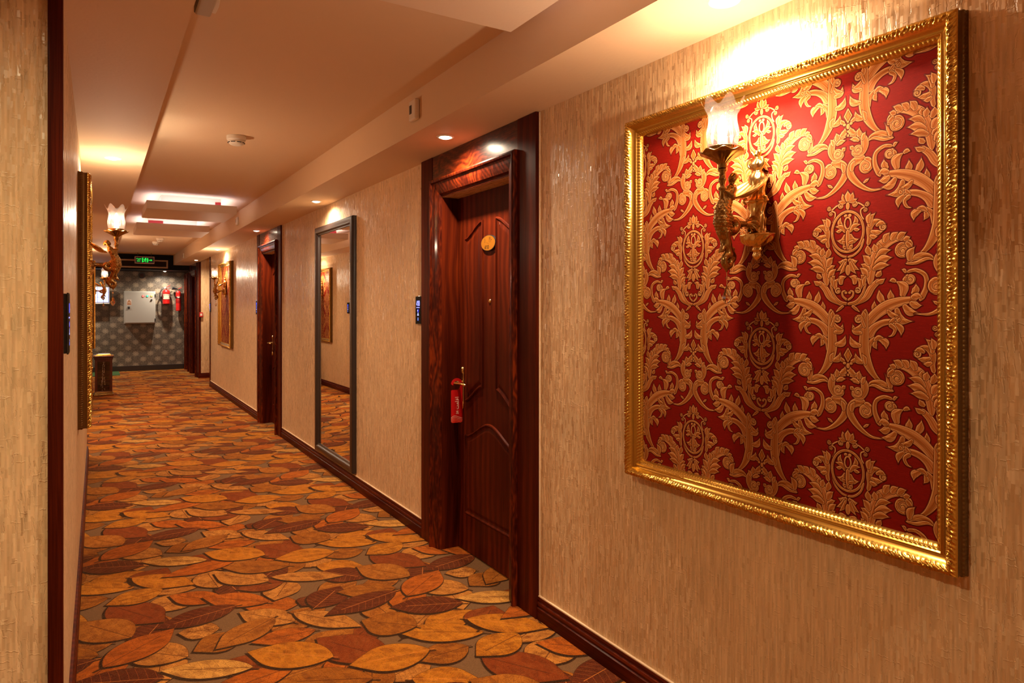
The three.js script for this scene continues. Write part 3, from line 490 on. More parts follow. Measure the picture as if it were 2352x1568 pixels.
    ops.forEach((o, n) => {
      const tint = ((n * 37) % 11) / 11;
      trace(g, o.poly); g.fillStyle = `rgb(${Math.round(lerp(150, 168, tint))},${Math.round(lerp(92, 105, tint))},${Math.round(lerp(48, 60, tint))})`; g.fill();
      g.strokeStyle = 'rgba(84,34,10,0.95)'; g.lineWidth = 3.4; g.stroke();
      if (o.spine) {
        g.save(); trace(g, o.poly); g.clip();
        const sp = o.spine, st = (dx, dy, w, col) => { g.strokeStyle = col; g.lineWidth = w; g.beginPath(); sp.forEach((p, i) => (i ? g.lineTo(X(p) + dx, Y(p) + dy) : g.moveTo(X(p) + dx, Y(p) + dy))); g.stroke(); };
        st(0, 0, 7, 'rgba(128,62,16,0.65)'); st(-8 * mir, 3, 2.2, 'rgba(128,62,16,0.6)'); st(9 * mir, -3, 2.2, 'rgba(128,62,16,0.6)'); st(15 * mir, 5, 1.8, 'rgba(120,58,16,0.55)'); st(-15 * mir, -5, 1.8, 'rgba(120,58,16,0.55)'); st(21 * mir, -6, 2.4, 'rgba(206,152,84,0.5)'); st(-21 * mir, 6, 2.4, 'rgba(206,152,84,0.5)');
        trace(g, o.poly); g.strokeStyle = 'rgba(214,168,112,0.9)'; g.lineWidth = 5; g.stroke(); g.restore();
        trace(g, o.poly); g.strokeStyle = 'rgba(90,38,12,0.9)'; g.lineWidth = 1.8; g.stroke();
      } else { g.save(); trace(g, o.poly); g.clip(); trace(g, o.poly); g.strokeStyle = 'rgba(222,172,100,0.8)'; g.lineWidth = 4; g.stroke(); g.restore(); }
      if (o.deep) { trace(g, o.deep); g.fillStyle = 'rgb(150,84,30)'; g.fill(); g.strokeStyle = 'rgba(84,34,10,0.9)'; g.lineWidth = 3; g.stroke(); }
      trace(b, o.poly, 0.5); b.fillStyle = 'rgb(170,170,170)'; b.fill(); b.strokeStyle = 'rgb(130,130,130)'; b.lineWidth = 2.5; b.stroke();
      if (o.spine) { b.save(); trace(b, o.poly, 0.5); b.clip(); b.strokeStyle = 'rgb(205,205,205)'; b.lineWidth = 6; b.beginPath(); o.spine.forEach((p, i) => (i ? b.lineTo(X(p) * 0.5, Y(p) * 0.5) : b.moveTo(X(p) * 0.5, Y(p) * 0.5))); b.stroke(); b.restore(); }
    });
  };
  const all = ops;
  for (const half of [0, 1]) for (let i = -3; i <= 3; i++) for (let j = -2; j <= 2; j++) { const cx = AX + (i + half * 0.5) * HX, cy = AY + (j + half * 0.5) * VY; if (cy < 0.3 || cy > 2.7) continue; for (const mir of [1, -1]) { ops = all; paintUnit(cx, cy, mir); } }
  return { color: canvasTex(c, true, false), bump: canvasTex(bc, false, false) };
}
const damask = makeDamask();
const damaskMat = phys({ map: damask.color, bumpMap: damask.bump, bumpScale: 0.0012, roughness: 0.5, specularIntensity: 0.1 });

// gilt frame: mitred sweep of a real profile whose bands carry carved relief
const FW = 1.136, FH = 1.291;
function frameGeometry(edge) {
  // [inward, height, band]: band 1 = carved scrolls, 2 = bead row on the outer side, 3 = small carved lip
  const prof = [[0, 0, 0], [0, 0.006, 0], [0.0015, 0.009, 2], [0.001, 0.013, 2], [0.0015, 0.017, 2], [0.004, 0.019, 0], [0.0045, 0.028, 0], [0.003, 0.034, 0], [0.004, 0.038, 1], [0.0075, 0.042, 1], [0.0110, 0.0445, 1], [0.0145, 0.046, 1], [0.0180, 0.0455, 1], [0.0215, 0.0435, 1], [0.0250, 0.040, 1], [0.0275, 0.036, 0], [0.030, 0.032, 0], [0.035, 0.027, 0], [0.041, 0.024, 0], [0.0425, 0.027, 0], [0.0450, 0.027, 0], [0.0465, 0.023, 0], [0.0490, 0.0225, 3], [0.0520, 0.022, 3], [0.0550, 0.0195, 3], [0.0580, 0.017, 3], [0.060, 0.013, 0], [0.062, 0.011, 0], [0.064, 0.004, 0]].map(([w, h, b]) => [w, h < 0.012 ? h : h * 1.22, b]).slice(edge ? 0 : 7, edge ? 8 : 99);
  const n = prof.length, pos = [], idx = [], nr = [];
  for (let k = 0; k < n; k++) { const a = prof[Math.max(0, k - 1)], b = prof[Math.min(n - 1, k + 1)], l = Math.hypot(b[0] - a[0], b[1] - a[1]); nr.push([-(b[1] - a[1]) / l, (b[0] - a[0]) / l]); }
  const per = 0.044;
  const relief = (s, t, band) => {   // s along the moulding in metres, t across the band 0..1
    if (band === 2) { const q = ((s / 0.0105) % 1 + 1) % 1 - 0.5; return 0.0026 * Math.sqrt(Math.max(0, 1 - q * q * 5)) * Math.sin(Math.PI * t) ; }
    if (band === 3) { const q = Math.sin(s / 0.011 * Math.PI * 2 + t * 3) * Math.sin(Math.PI * t); return 0.0012 * q; }
    const u = ((s / per) % 1 + 1) % 1, v = t * 2 - 1, flip = Math.floor(s / per) & 1 ? -1 : 1;
    const d = Math.hypot((u - 0.5) * 2.0, v * 0.9 * flip - 0.1), a = Math.atan2(v * flip, (u - 0.5) * 2);
    const volute = Math.cos(d * 15 - a * 2), e = Math.exp(-d * d * 1.3), leaf = Math.sin(u * Math.PI * 8 - Math.abs(v) * 4.2 * flip) * (0.7 + 0.3 * Math.cos(v * 7)), net = 0.7 * volute * e + 0.55 * leaf * (1 - e * 0.8);
    return 0.0062 * net * Math.sin(Math.PI * clamp(t, 0.02, 0.98));
  };
  const bandT = prof.map((p, k) => { if (!p[2]) return 0; let a = k, b = k; while (prof[a - 1] && prof[a - 1][2] === p[2]) a--; while (prof[b + 1] && prof[b + 1][2] === p[2]) b++; return (k - a + 0.5) / (b - a + 1); });
  const side = (len, map, steps) => {
    const o = pos.length / 3;
    for (let i = 0; i <= steps; i++) { const f = i / steps; for (let k = 0; k < n; k++) { const w = prof[k][0], L = len - 2 * w, s = w + f * L, e = relief(s - len / 2, bandT[k], prof[k][2]) * (prof[k][2] ? 1 : 0), ed = clamp(Math.min(s - w, len - w - s) / 0.006); pos.push(...map(s, w + nr[k][0] * e * ed, prof[k][1] + nr[k][1] * e * ed)); } }
    for (let i = 0; i < steps; i++) for (let k = 0; k < n - 1; k++) { const a = o + i * n + k, b = a + n; idx.push(a, b, a + 1, b, b + 1, a + 1); }
  };
  const hw = FW / 2, hh = FH / 2, st = (l) => Math.round(l / 0.0022);
  side(FW, (s, w, h) => [-hw + s, -hh + w, h], st(FW)); side(FW, (s, w, h) => [hw - s, hh - w, h], st(FW));
  side(FH, (s, w, h) => [hw - w, -hh + s, h], st(FH)); side(FH, (s, w, h) => [-hw + w, hh - s, h], st(FH));
  const g = new THREE.BufferGeometry(); g.setAttribute('position', new THREE.Float32BufferAttribute(pos, 3)); g.setIndex(idx); g.computeVertexNormals();
  g.setAttribute('uv', new THREE.Float32BufferAttribute(new Float32Array(pos.length / 3 * 2), 2)); return g;   // faces +z, origin at its middle
}
const frameGeo = frameGeometry(false), edgeGeo = frameGeometry(true), bronze = std({ color: rgb(0.16, 0.085, 0.025), metalness: 0.9, roughness: 0.35 });
function makePicture(pos, turn, label) {
  const t = thing('framed_panel', label, 'framed panel', pos, turn, 'red damask panels in gilt frames');
  const f = put('frame', frameGeo, gold, t); put('beaded_edge', edgeGeo, bronze, f).userData.label = 'dark bronze beaded outer edge';
  const pg = new THREE.BoxGeometry(PW, PH, 0.009); pg.translate(0, 0, 0.0065);
  const p = put('damask_panel', pg, damaskMat, t); p.userData.label = 'red fabric panel with golden scrolling leaves';
  put('backing', (() => { const b = new THREE.BoxGeometry(FW - 0.02, FH - 0.02, 0.0018); b.translate(0, 0, 0.0011); return b; })(), blackWood, t);
  return t;
}
const HALF = Math.PI / 2;
const pic1 = makePicture([XR, PY + 0.002, -1.359], -HALF, 'large gilt-framed red damask panel beside door 410');
dup(pic1, [XR, PY + 0.002, -11.22], -HALF, 'gilt-framed red damask panel past the mirror and the second door');
dup(pic1, [XL, PY + 0.002, -4.60], HALF, 'gilt-framed red damask panel on the wall opposite the mirror wall');
dup(pic1, [XL, PY + 0.002, -12.20], HALF, 'gilt-framed red damask panel above the marble-fronted bin');

// ------------------------------------------------------------------ candle sconces with a winged figure
// local: x away from the wall, y up from the arm, origin on the wall panel
function figureGeometry() {
  const R = 108, cx = 0.125, cy = 0.0, half = 0.158, mc = new MarchingCubes(R, new THREE.MeshBasicMaterial(), false, false, 200000);
  mc.isolation = 0;
  const C = [];   // capsules [ax, ay, az, ra, bx, by, bz, rb]
  const cap = (a, ra, b, rb) => C.push([...a, ra, ...b, rb]);
  cap([.168, .028, 0], .021, [.160, .052, 0], .017); cap([.160, .052, 0], .017, [.148, .078, 0], .0165); cap([.148, .078, 0], .0165, [.137, .093, 0], .0155);   // scaled hips, waist, chest
  cap([.136, .094, .012], .008, [.136, .094, -.012], .008); cap([.152, .084, .009], .008, [.152, .084, .009], .008); cap([.152, .084, -.009], .008, [.152, .084, -.009], .008);
  cap([.134, .098, 0], .007, [.128, .112, 0], .0065); cap([.126, .126, 0], .0135, [.122, .132, 0], .0135); cap([.112, .128, 0], .009, [.108, .120, 0], .007); cap([.136, .124, 0], .004, [.139, .122, 0], .002);   // neck, head, hair knot, nose
  for (const q of [-1, 1]) { cap([.136, .094, q * .014], .0065, [.148, .070, q * .020], .0055); cap([.148, .070, q * .020], .0055, [.168, .086, q * .008], .0045); }   // arms to the stem
  cap([.168, .028, 0], .021, [.172, .0, 0], .021); cap([.172, .0, 0], .021, [.163, -.030, 0], .018); cap([.163, -.030, 0], .018, [.152, -.060, 0], .013); cap([.152, -.060, 0], .013, [.142, -.088, 0], .010);   // tail
  cap([.158, -.050, 0], .010, [.170, -.078, 0], .006); cap([.170, -.078, 0], .006, [.182, -.086, 0], .003);   // leaf tip
  cap([.15, -.06, 0], .008, [.132, -.078, 0], .005); cap([.132, -.078, 0], .005, [.122, -.074, 0], .0035);
  const ring = (x, y, r, a0, a1, ra, rb, n = 14, shrink = 0.72) => { let p = null; for (let i = 0; i <= n; i++) { const t = i / n, a = lerp(a0, a1, t), q = r * lerp(1, shrink, t), P = [x + Math.cos(a) * q, y + Math.sin(a) * q, 0]; if (p) cap(p, lerp(ra, rb, (i - 1) / n), P, lerp(ra, rb, t)); p = P; } };
  ring(.128, -.004, .027, 0.9, -5.6, .012, .006, 18, .4);          // volute where the arm meets the figure
  ring(.146, -.112, .020, 2.4, -3.4, .0075, .0045, 16, .55);       // scroll at the foot
  ring(.132, -.100, .014, 0.6, 4.6, .005, .003, 10, .6);
  cap([.152, -.128, 0], .005, [.152, -.140, 0], .003);
  cap([.104, -.004, 0], .010, [.075, 0, 0], .0085);
  let i = 0; const k = 110, acc = (d) => Math.exp(-k * d);
  const box = C.map((c) => c);
  for (let z = 0; z < R; z++) for (let y = 0; y < R; y++) for (let x = 0; x < R; x++) {
    const X = cx + ((x - R / 2) / (R / 2)) * half, Y = cy + ((y - R / 2) / (R / 2)) * half, Z = ((z - R / 2) / (R / 2)) * half; let best = 9, sum = 0;
    if (Math.abs(Z) > 0.05) { mc.field[i++] = -1; continue; }
    for (const c of box) {
      const dx = c[4] - c[0], dy = c[5] - c[1], dz = c[6] - c[2], px = X - c[0], py = Y - c[1], pz = Z - c[2], l2 = dx * dx + dy * dy + dz * dz, t = l2 ? clamp((px * dx + py * dy + pz * dz) / l2) : 0;
      const d = Math.hypot(px - dx * t, py - dy * t, pz - dz * t) - lerp(c[3], c[7], t); if (d < best) best = d; if (d < 0.02) sum += Math.exp(-350 * d);
    }
    let d = sum > 0 ? Math.min(best, -Math.log(sum) / 350) : best;
    if (X > 0.135 && Y > -0.03 && Y < 0.062 && d < 0.006) { const a = Math.atan2(Z, X - 0.16) * 0.018, v = Y / 0.0085, u = a / 0.0095 + (Math.floor(v) & 1) * 0.5, fu = u - Math.floor(u) - 0.5, fv = v - Math.floor(v) - 0.5; d -= 0.0022 * Math.max(0, 1 - (fu * fu + fv * fv) * 4); }   // scales
    mc.field[i++] = -d;
  }
  mc.update();
  const n = mc.count, P = new Float32Array(n * 3);
  for (let j = 0; j < n; j++) { P[j * 3] = cx + mc.positionArray[j * 3] * half; P[j * 3 + 1] = cy + mc.positionArray[j * 3 + 1] * half; P[j * 3 + 2] = mc.positionArray[j * 3 + 2] * half; }
  let g = new THREE.BufferGeometry(); g.setAttribute('position', new THREE.BufferAttribute(P, 3)); g = mergeVertices(g, 1e-5); g.computeVertexNormals();
  g.setAttribute('uv', new THREE.Float32BufferAttribute(new Float32Array(g.attributes.position.count * 2), 2)); return g;
}
function wingGeometry() {   // scooped, feathered wing sweeping from the figure's back up to the wall plate
  const nu = 40, nv = 28, pos = [], idx = [];
  for (const face of [0, 1]) for (let i = 0; i <= nu; i++) for (let j = 0; j <= nv; j++) {
    const u = i / nu, v = (j / nv) * 2 - 1, wide = 0.010 + 0.046 * Math.sin(Math.PI * Math.pow(u, 0.8) * 0.86);
    const x = lerp(0.122, 0.010, u), y = 0.074 + 0.030 * u + 0.044 * u * u, dish = 0.020 * v * v * Math.sin(Math.PI * clamp(u * 1.05)), rib = 0.0030 * Math.abs(Math.sin(v * 11 + u * 2)) * Math.sin(Math.PI * u);
    pos.push(x, y + dish - 0.010 * Math.sin(Math.PI * u) + (face ? -0.004 - rib : rib), v * wide);
  }
  const m = (nu + 1) * (nv + 1);
  for (const f of [0, 1]) for (let i = 0; i < nu; i++) for (let j = 0; j < nv; j++) { const a = f * m + i * (nv + 1) + j, b = a + nv + 1; if (f) idx.push(a, b, a + 1, b, b + 1, a + 1); else idx.push(a, a + 1, b, b, a + 1, b + 1); }
  for (let i = 0; i < nu; i++) for (const j of [0, nv]) { const a = i * (nv + 1) + j, b = a + nv + 1; if (j) idx.push(a, a + m, b, b, a + m, b + m); else idx.push(a, b, a + m, b, b + m, a + m); }
  const g = new THREE.BufferGeometry(); g.setAttribute('position', new THREE.Float32BufferAttribute(pos, 3)); g.setIndex(idx); g.computeVertexNormals(); g.setAttribute('uv', new THREE.Float32BufferAttribute(new Float32Array(pos.length / 3 * 2), 2)); return g;
}
const CANDLE_X = 0.168;
function shadeGeometry() {   // fluted clear glass cup with a scalloped rim; single sheet
  const nu = 40, nv = 96, pos = [], uv = [], idx = [];
  for (let i = 0; i <= nu; i++) for (let j = 0; j <= nv; j++) {
    const u = i / nu, a = j / nv * Math.PI * 2, lob = Math.cos(a * 6), rim = Math.max(0, (u - 0.72) / 0.28);
    const r = 0.041 + 0.004 * Math.sin(u * Math.PI * 1.1) - 0.006 * Math.sin(clamp((u - 0.35) / 0.5) * Math.PI) + 0.017 * Math.pow(rim, 1.5) + 0.0022 * Math.cos(a * 12) * Math.sin(Math.PI * clamp(u)) + rim * rim * 0.004 * lob;
    pos.push(Math.cos(a) * r, u * (0.128 + 0.014 * lob * rim), Math.sin(a) * r); uv.push(j / nv, u);
  }
  for (let i = 0; i < nu; i++) for (let j = 0; j < nv; j++) { const a = i * (nv + 1) + j, b = a + nv + 1; idx.push(a, b, a + 1, b, b + 1, a + 1); }
  const g = new THREE.BufferGeometry(); g.setAttribute('position', new THREE.Float32BufferAttribute(pos, 3)); g.setAttribute('uv', new THREE.Float32BufferAttribute(uv, 2)); g.setIndex(idx); g.computeVertexNormals(); return g;
}
function saucerGeometry() {   // eight-lobed drip pan over an embossed bowl
  const prof = [[.010, .150], [.014, .156], [.012, .163], [.018, .170], [.030, .178], [.044, .186], [.056, .192], [.0615, .197], [.060, .200], [.050, .198], [.040, .199], [.041, .205], [.0415, .212], [.038, .214], [.010, .214], [0, .214]];
  const nv = 96, pos = [], idx = [];
  prof.forEach(([r, y], i) => { for (let j = 0; j <= nv; j++) { const a = j / nv * Math.PI * 2, k = clamp((r - .03) / .03) * (i < 10 ? 1 : 0), q = r * (1 + 0.05 * k * Math.abs(Math.cos(a * 4))) + (i > 2 && i < 6 ? .0012 * Math.cos(a * 16) : 0) + (i === 11 || i === 12 ? .0008 * Math.cos(a * 28) : 0); pos.push(Math.cos(a) * q, y + 0.004 * k * Math.cos(a * 8) * (i > 6 ? 1 : 0.4), Math.sin(a) * q); } });
  for (let i = 0; i < prof.length - 1; i++) for (let j = 0; j < nv; j++) { const a = i * (nv + 1) + j, b = a + nv + 1; idx.push(a, b, a + 1, b, b + 1, a + 1); }
  const g = new THREE.BufferGeometry(); g.setAttribute('position', new THREE.Float32BufferAttribute(pos, 3)); g.setIndex(idx); g.computeVertexNormals(); g.setAttribute('uv', new THREE.Float32BufferAttribute(new Float32Array(pos.length / 3 * 2), 2)); return g;
}
const glassMat = phys({ color: rgb(0.98, 0.96, 0.92), roughness: 0.09, transmission: 1, thickness: 0, ior: 1.7, side: THREE.DoubleSide });
const crystalMat = phys({ color: rgb(1, 0.93, 0.84), roughness: 0.0, transmission: 1, thickness: 0.02, ior: 1.6 });
const bulbMat = glow(CANDLE.clone().lerp(new THREE.Color(1, 0.9, 0.7), 0.5), 9);
const sleeveMat = phys({ color: rgb(0.85, 0.72, 0.55), roughness: 0.6 });
const shadeGeo = shadeGeometry(), saucerGeo = saucerGeometry(), figGeo = figureGeometry(), wingGeo = wingGeometry();
function gadroon(g) { const p = g.attributes.position; for (let i = 0; i < p.count; i++) { const x = p.getX(i), y = p.getY(i), z = p.getZ(i), a = Math.atan2(z, x), k = 1 + 0.09 * Math.cos(a * 10 + y * 60) * Math.abs(Math.sin(y * 95)); p.setXYZ(i, x * k, y, z * k); } g.computeVertexNormals(); return g; }
function makeSconce(pos, turn, label) {
  const t = thing('wall_sconce', label, 'sconce', pos, turn, 'winged candle sconces on the damask panels');
  const plate = mergeAll([gadroon(smoothLathe([[0, .222], [.006, .219], [.010, .209], [.006, .200], [.013, .190], [.020, .180], [.016, .168], [.011, .160], [.017, .150], [.022, .135], [.019, .110], [.020, .085], [.030, .070], [.024, .062], [.019, .040], [.021, .020], [.0215, -.015], [.022, -.022], [.044, -.028], [.043, -.034], [.036, -.050], [.022, -.062], [.012, -.066], [.013, -.074], [.009, -.080], [.012, -.090], [.007, -.100], [0, -.106]], 40, 130)).scale(0.9, 1, 1.3).translate(0.020, 0, 0),
    ...[-1, 1].flatMap((q) => [taper([[.024, .165, q * .012, .004], [.026, .178, q * .026, .005], [.026, .195, q * .022, .0045], [.026, .198, q * .012, .003]], 20, 8), taper([[.026, .070, q * .020, .004], [.030, .082, q * .036, .006], [.030, .070, q * .040, .004], [.028, .064, q * .034, .003]], 20, 8), taper([[.026, .205, q * .005, .004], [.028, .216, q * .013, .004], [.028, .212, q * .018, .0025]], 14, 8)]),
    rbox(0, .014, -.02, .16, -.012, .012, .003)]);
  put('wall_plate', plate, brass, t);
  const arm = put('arm', mergeAll([taper([[.020, 0, 0, .016], [.034, 0, 0, .021], [.046, .001, 0, .0225], [.058, 0, 0, .014], [.072, 0, 0, .008], [.085, -.001, 0, .009], [.102, -.003, 0, .011]], 40, 16), ...[...Array(9).keys()].map((i) => { const a = i / 9 * 6.2832; return taper([[.030, Math.cos(a) * .018, Math.sin(a) * .018, .003], [.045, Math.cos(a + .5) * .0225, Math.sin(a + .5) * .0225, .0042], [.060, Math.cos(a + 1) * .012, Math.sin(a + 1) * .012, .002]], 12, 6); })]), antique, t);
  put('screw', cyl(.005, .005, [.036, -.006, 0], [.039, -.006, 0], 12).translate(0, 0, 0), chrome, arm);
  put('winged_figure', figGeo, antique, t);
  put('wing', wingGeo, brass, t);
  put('candle_stem', lathe([[0, .030], [.012, .034], [.012, .046], [.007, .052], [.0085, .070], [.007, .088], [.012, .092], [.012, .097], [.007, .101], [.009, .112], [.013, .118], [.010, .126], [.009, .140], [.013, .146], [.013, .152], [0, .153]], 24).translate(CANDLE_X, 0, 0), antique, t);
  const cup = put('drip_pan', saucerGeo.clone().translate(CANDLE_X, 0, 0), antique, t);
  put('candle_sleeve', lathe([[0, .214], [.014, .214], [.014, .242], [.012, .243], [0, .243]], 20).translate(CANDLE_X, 0, 0), sleeveMat, t);
  put('bulb', smoothLathe([[0, .243], [.010, .244], [.014, .256], [.015, .268], [.010, .288], [.004, .302], [0, .306]], 20, 24).translate(CANDLE_X, 0, 0), bulbMat, t);
  put('glass_shade', shadeGeo.clone().translate(CANDLE_X, .210, 0), glassMat, t);
  const drop = put('crystal_drop', (() => { const g = new THREE.LatheGeometry([[0, -.058], [.006, -.054], [.0125, -.040], [.0125, -.034], [.006, -.014], [.002, -.004], [0, 0]].map((p) => new THREE.Vector2(...p)), 8).toNonIndexed(); g.computeVertexNormals(); g.translate(.150, -.178, 0); return g; })(), crystalMat, t);
  put('crystal_bead', (() => { const g = new THREE.OctahedronGeometry(.0055, 1); g.translate(.150, -.160, 0); return g; })(), crystalMat, t);
  put('hanger_wire', mergeAll([cyl(.0011, .0011, [.152, -.136, 0], [.150, -.156, 0], 6), cyl(.0011, .0011, [.150, -.164, 0], [.150, -.181, 0], 6)]), brass, t);
  return t;
}
function candleLight(sconce) { const l = new THREE.PointLight(CANDLE, CANDLE_I); l.name = 'sconce_light'; l.position.set(CANDLE_X, .272, 0); l.castShadow = true; l.shadow.radius = 0.7; sconce.add(l); }
const SY0 = 1.641, sc1 = makeSconce([XR - 0.011, SY0, -1.350], Math.PI, 'brass candle sconce on the large red panel beside door 410');
const sc2 = dup(sc1, [XR - 0.011, SY0, -11.21], Math.PI, 'brass candle sconce on the red panel past the second door');
const sc3 = dup(sc1, [XL + 0.011, SY0, -4.60], 0, 'brass candle sconce on the red panel opposite the mirror wall');
const sc4 = dup(sc1, [XL + 0.011, SY0, -12.20], 0, 'brass candle sconce above the marble-fronted bin');
[sc1, sc2, sc3, sc4].forEach(candleLight);

// ------------------------------------------------------------------ downlights
const lensMat = glow(new THREE.Color().setRGB(1, 0.86, 0.62), 14), ringMat = std({ color: rgb(0.86, 0.80, 0.70), roughness: 0.35 });
const ringGeo = lathe([[.030, .004], [.030, -.001], [.034, -.0045], [.042, -.005], [.0455, -.002], [.046, .001]], 36), lensGeo = (() => { const g = new THREE.SphereGeometry(.030, 28, 10, 0, Math.PI * 2, 0, Math.PI / 2); g.rotateX(Math.PI); g.scale(1, 0.42, 1); return g; })();
function downlight(x, y, z, label, I = SPOT_I, col = WARM, group = 'round downlights set in the ceiling') {
  const t = thing('downlight', label, 'downlight', [x, y, z], 0, group);
  put('trim_ring', ringGeo, ringMat, t); put('lens', lensGeo, lensMat, t);
  const s = new THREE.SpotLight(col, I, 0, 1.42, 0.85, 2); s.name = 'downlight_lamp'; s.position.set(0, -0.007, 0); s.target.position.set(0, -1, 0); s.castShadow = true; s.shadow.radius = 1.2; t.add(s, s.target); return t;
}
downlight(1.535, SOF, -1.356, 'downlight in the soffit right above the large red panel', SPOT_I * 1.3);
downlight(1.535, SOF, 0.55, 'downlight in the soffit between the large red panel and the back wall');
downlight(1.535, SOF, -3.19, 'downlight in the soffit above door 410');
downlight(1.555, SOF, -5.70, 'downlight in the soffit above the tall mirror');
downlight(1.565, SOF, -8.25, 'downlight in the soffit above the second mahogany door');
downlight(1.575, SOF, -11.30, 'downlight in the soffit above the far red panel past the second door');
downlight(1.585, SOF, -14.05, 'downlight in the soffit near the red fire call point');
downlight(0.078, SOF, -4.66, 'downlight in the soffit above the red panel opposite the mirror wall');
downlight(0.078, SOF, -12.2, 'downlight in the soffit above the marble-fronted bin');
downlight(-0.5, CEIL, -8.1, 'downlight in the side recess opposite the second mahogany door', SPOT_I * 1.6);
downlight(-0.5, CEIL, -9.8, 'downlight in the side recess next to the keypad by the bin', SPOT_I * 1.6);
downlight(-0.55, CEIL, -1.15, 'downlight over the lobby corner beside the corner strip', SPOT_I * 1.35, LOBBY);
downlight(1.25, 2.17, -16.6, 'downlight under the black bulkhead above the extinguishers', SPOT_I * 1.1, WHITE);
downlight(-0.3, 2.17, -16.55, 'downlight under the black bulkhead above the monitor', SPOT_I * 1.1, WHITE);

// ------------------------------------------------------------------ ceiling trays with cove light
function makeTray(z0, z1, label, redFrom, redTo) {
  const x0 = 0.397, x1 = 1.197, yb = 2.33, yt = 2.407, t = thing('ceiling_tray', label, 'ceiling tray', [(x0 + x1) / 2, yb, (z0 + z1) / 2], 0, 'square ceiling trays with hidden light strips'), a = (x1 - x0) / 2, d = Math.abs(z1 - z0) / 2, h = yt - yb;
  put('tray_panel', boxes([[-a + 0.02, a - 0.02, 0, 0.02, -d + 0.02, d - 0.02], [-a, -a + 0.02, 0, h, -d, d], [a - 0.02, a, 0, h, -d, d], [-a + 0.02, a - 0.02, 0, h, -d, -d + 0.02], [-a + 0.02, a - 0.02, 0, h, d - 0.02, d]]), trayPaint, t);
  put('tray_core', boxes([[-a + 0.13, a - 0.13, 0.02, CEIL - yb, -d + 0.13, d - 0.13]]), trayPaint, t);
  const strip = glow(COVE, 2.2), red = glow(rgb(1, 0.02, 0.02), 0.55), Y = [0.045, 0.053];
  put('light_strip', boxes([[-a + 0.1, a - 0.1, ...Y, d - 0.07, d - 0.05], [-a + 0.1, a - 0.1, ...Y, -d + 0.05, -d + 0.07], [-a + 0.05, -a + 0.07, ...Y, -d + 0.1, d - 0.1], [a - 0.07, a - 0.05, ...Y, -d + 0.1, d - 0.1]]), strip, t);
  put('red_light_strip', boxes([[lerp(-a + 0.13, a - 0.13, redFrom), lerp(-a + 0.13, a - 0.13, redTo), 0.07, 0.12, d - 0.129, d - 0.124]]), red, t);
  const up = (w, l, x, z) => { const r = new THREE.RectAreaLight(COVE, COVE_I, w, l); r.name = 'cove_light'; r.position.set(x, 0.056, z); r.rotation.x = Math.PI / 2; t.add(r); };
  up(2 * a - 0.2, 0.02, 0, d - 0.06); up(2 * a - 0.2, 0.02, 0, -d + 0.06); up(0.02, 2 * d - 0.2, -a + 0.06, 0); up(0.02, 2 * d - 0.2, a - 0.06, 0);
  return t;
}
makeTray(-1.98, -1.13, 'beige ceiling tray over the carpet between the red panel and the lobby', 0.6, 1);
makeTray(-8.13, -7.30, 'beige ceiling tray with white cove glow in front of the second door', 0.9, 1);
makeTray(-10.1, -9.27, 'beige ceiling tray with a red cove glow before the exit sign', 0, 0.3);

// ------------------------------------------------------------------ tall mirror
{
  const z0 = -6.15, z1 = -5.10, y0 = 0.118, y1 = 2.10, t = thing('wall_mirror', 'tall mirror in a black wooden frame between the two nearer doors', 'mirror', [XR, 0, (z0 + z1) / 2]);
  const prof = [[0, 0], [0, 0.030], [0.004, 0.036], [0.020, 0.041], [0.040, 0.041], [0.050, 0.037], [0.056, 0.030], [0.062, 0.026], [0.068, 0.024], [0.070, 0.012]];
  const fr = toWorldRight(sweepRect(z0, z1, y0, y1, prof, false), XR); fr.translate(-XR, 0, -(z0 + z1) / 2);
  put('mirror_frame', toCreasedNormals(fr, 0.6), blackWood, t);
  const gl = box(-0.015, -0.003, y0 + 0.06, y1 - 0.06, (z0 - z1) / 2 + 0.06, (z1 - z0) / 2 - 0.06);
  put('mirror_glass', gl, std({ color: rgb(0.92, 0.90, 0.84), metalness: 1, roughness: 0.0 }), t);
}
// ------------------------------------------------------------------ room panels: black glass with lit figures
function keypadTex(number) {
  const [c, g] = canvasOf(192, 384); g.fillStyle = '#000'; g.fillRect(0, 0, 192, 384);
  g.fillStyle = 'rgb(150,150,255)'; g.strokeStyle = 'rgb(140,140,255)'; g.textAlign = 'center'; g.shadowColor = 'rgb(20,20,255)'; g.shadowBlur = 12;
  if (number) { g.font = 'bold 84px sans-serif'; g.save(); g.translate(92, 132); g.scale(0.88, 1.25); g.fillText(number, 0, 0); g.restore(); } else { g.fillStyle = 'rgb(60,80,255)'; g.fillRect(58, 60, 64, 62); }
  g.fillStyle = 'rgb(150,150,255)'; g.fillRect(28, 150, 122, 8);
  g.fillStyle = 'rgb(40,50,255)'; g.beginPath(); g.arc(90, 198, 20, 0, 7); g.fill(); g.fillStyle = 'rgb(190,190,255)'; g.beginPath(); g.ellipse(76, 198, 7, 13, 0, 0, 7); g.fill();
  g.fillStyle = 'rgb(170,180,255)'; g.beginPath(); g.arc(90, 236, 12, 0, 7); g.fill(); g.fillRect(78, 236, 24, 20); g.fillRect(64, 254, 52, 13);
  g.beginPath(); g.arc(90, 304, 8, 0, 7); g.fill(); g.fillStyle = 'rgb(90,120,255)'; g.beginPath(); g.ellipse(90, 326, 13, 14, 0, 0, 7); g.fill();
  return canvasTex(c, true, false);
}
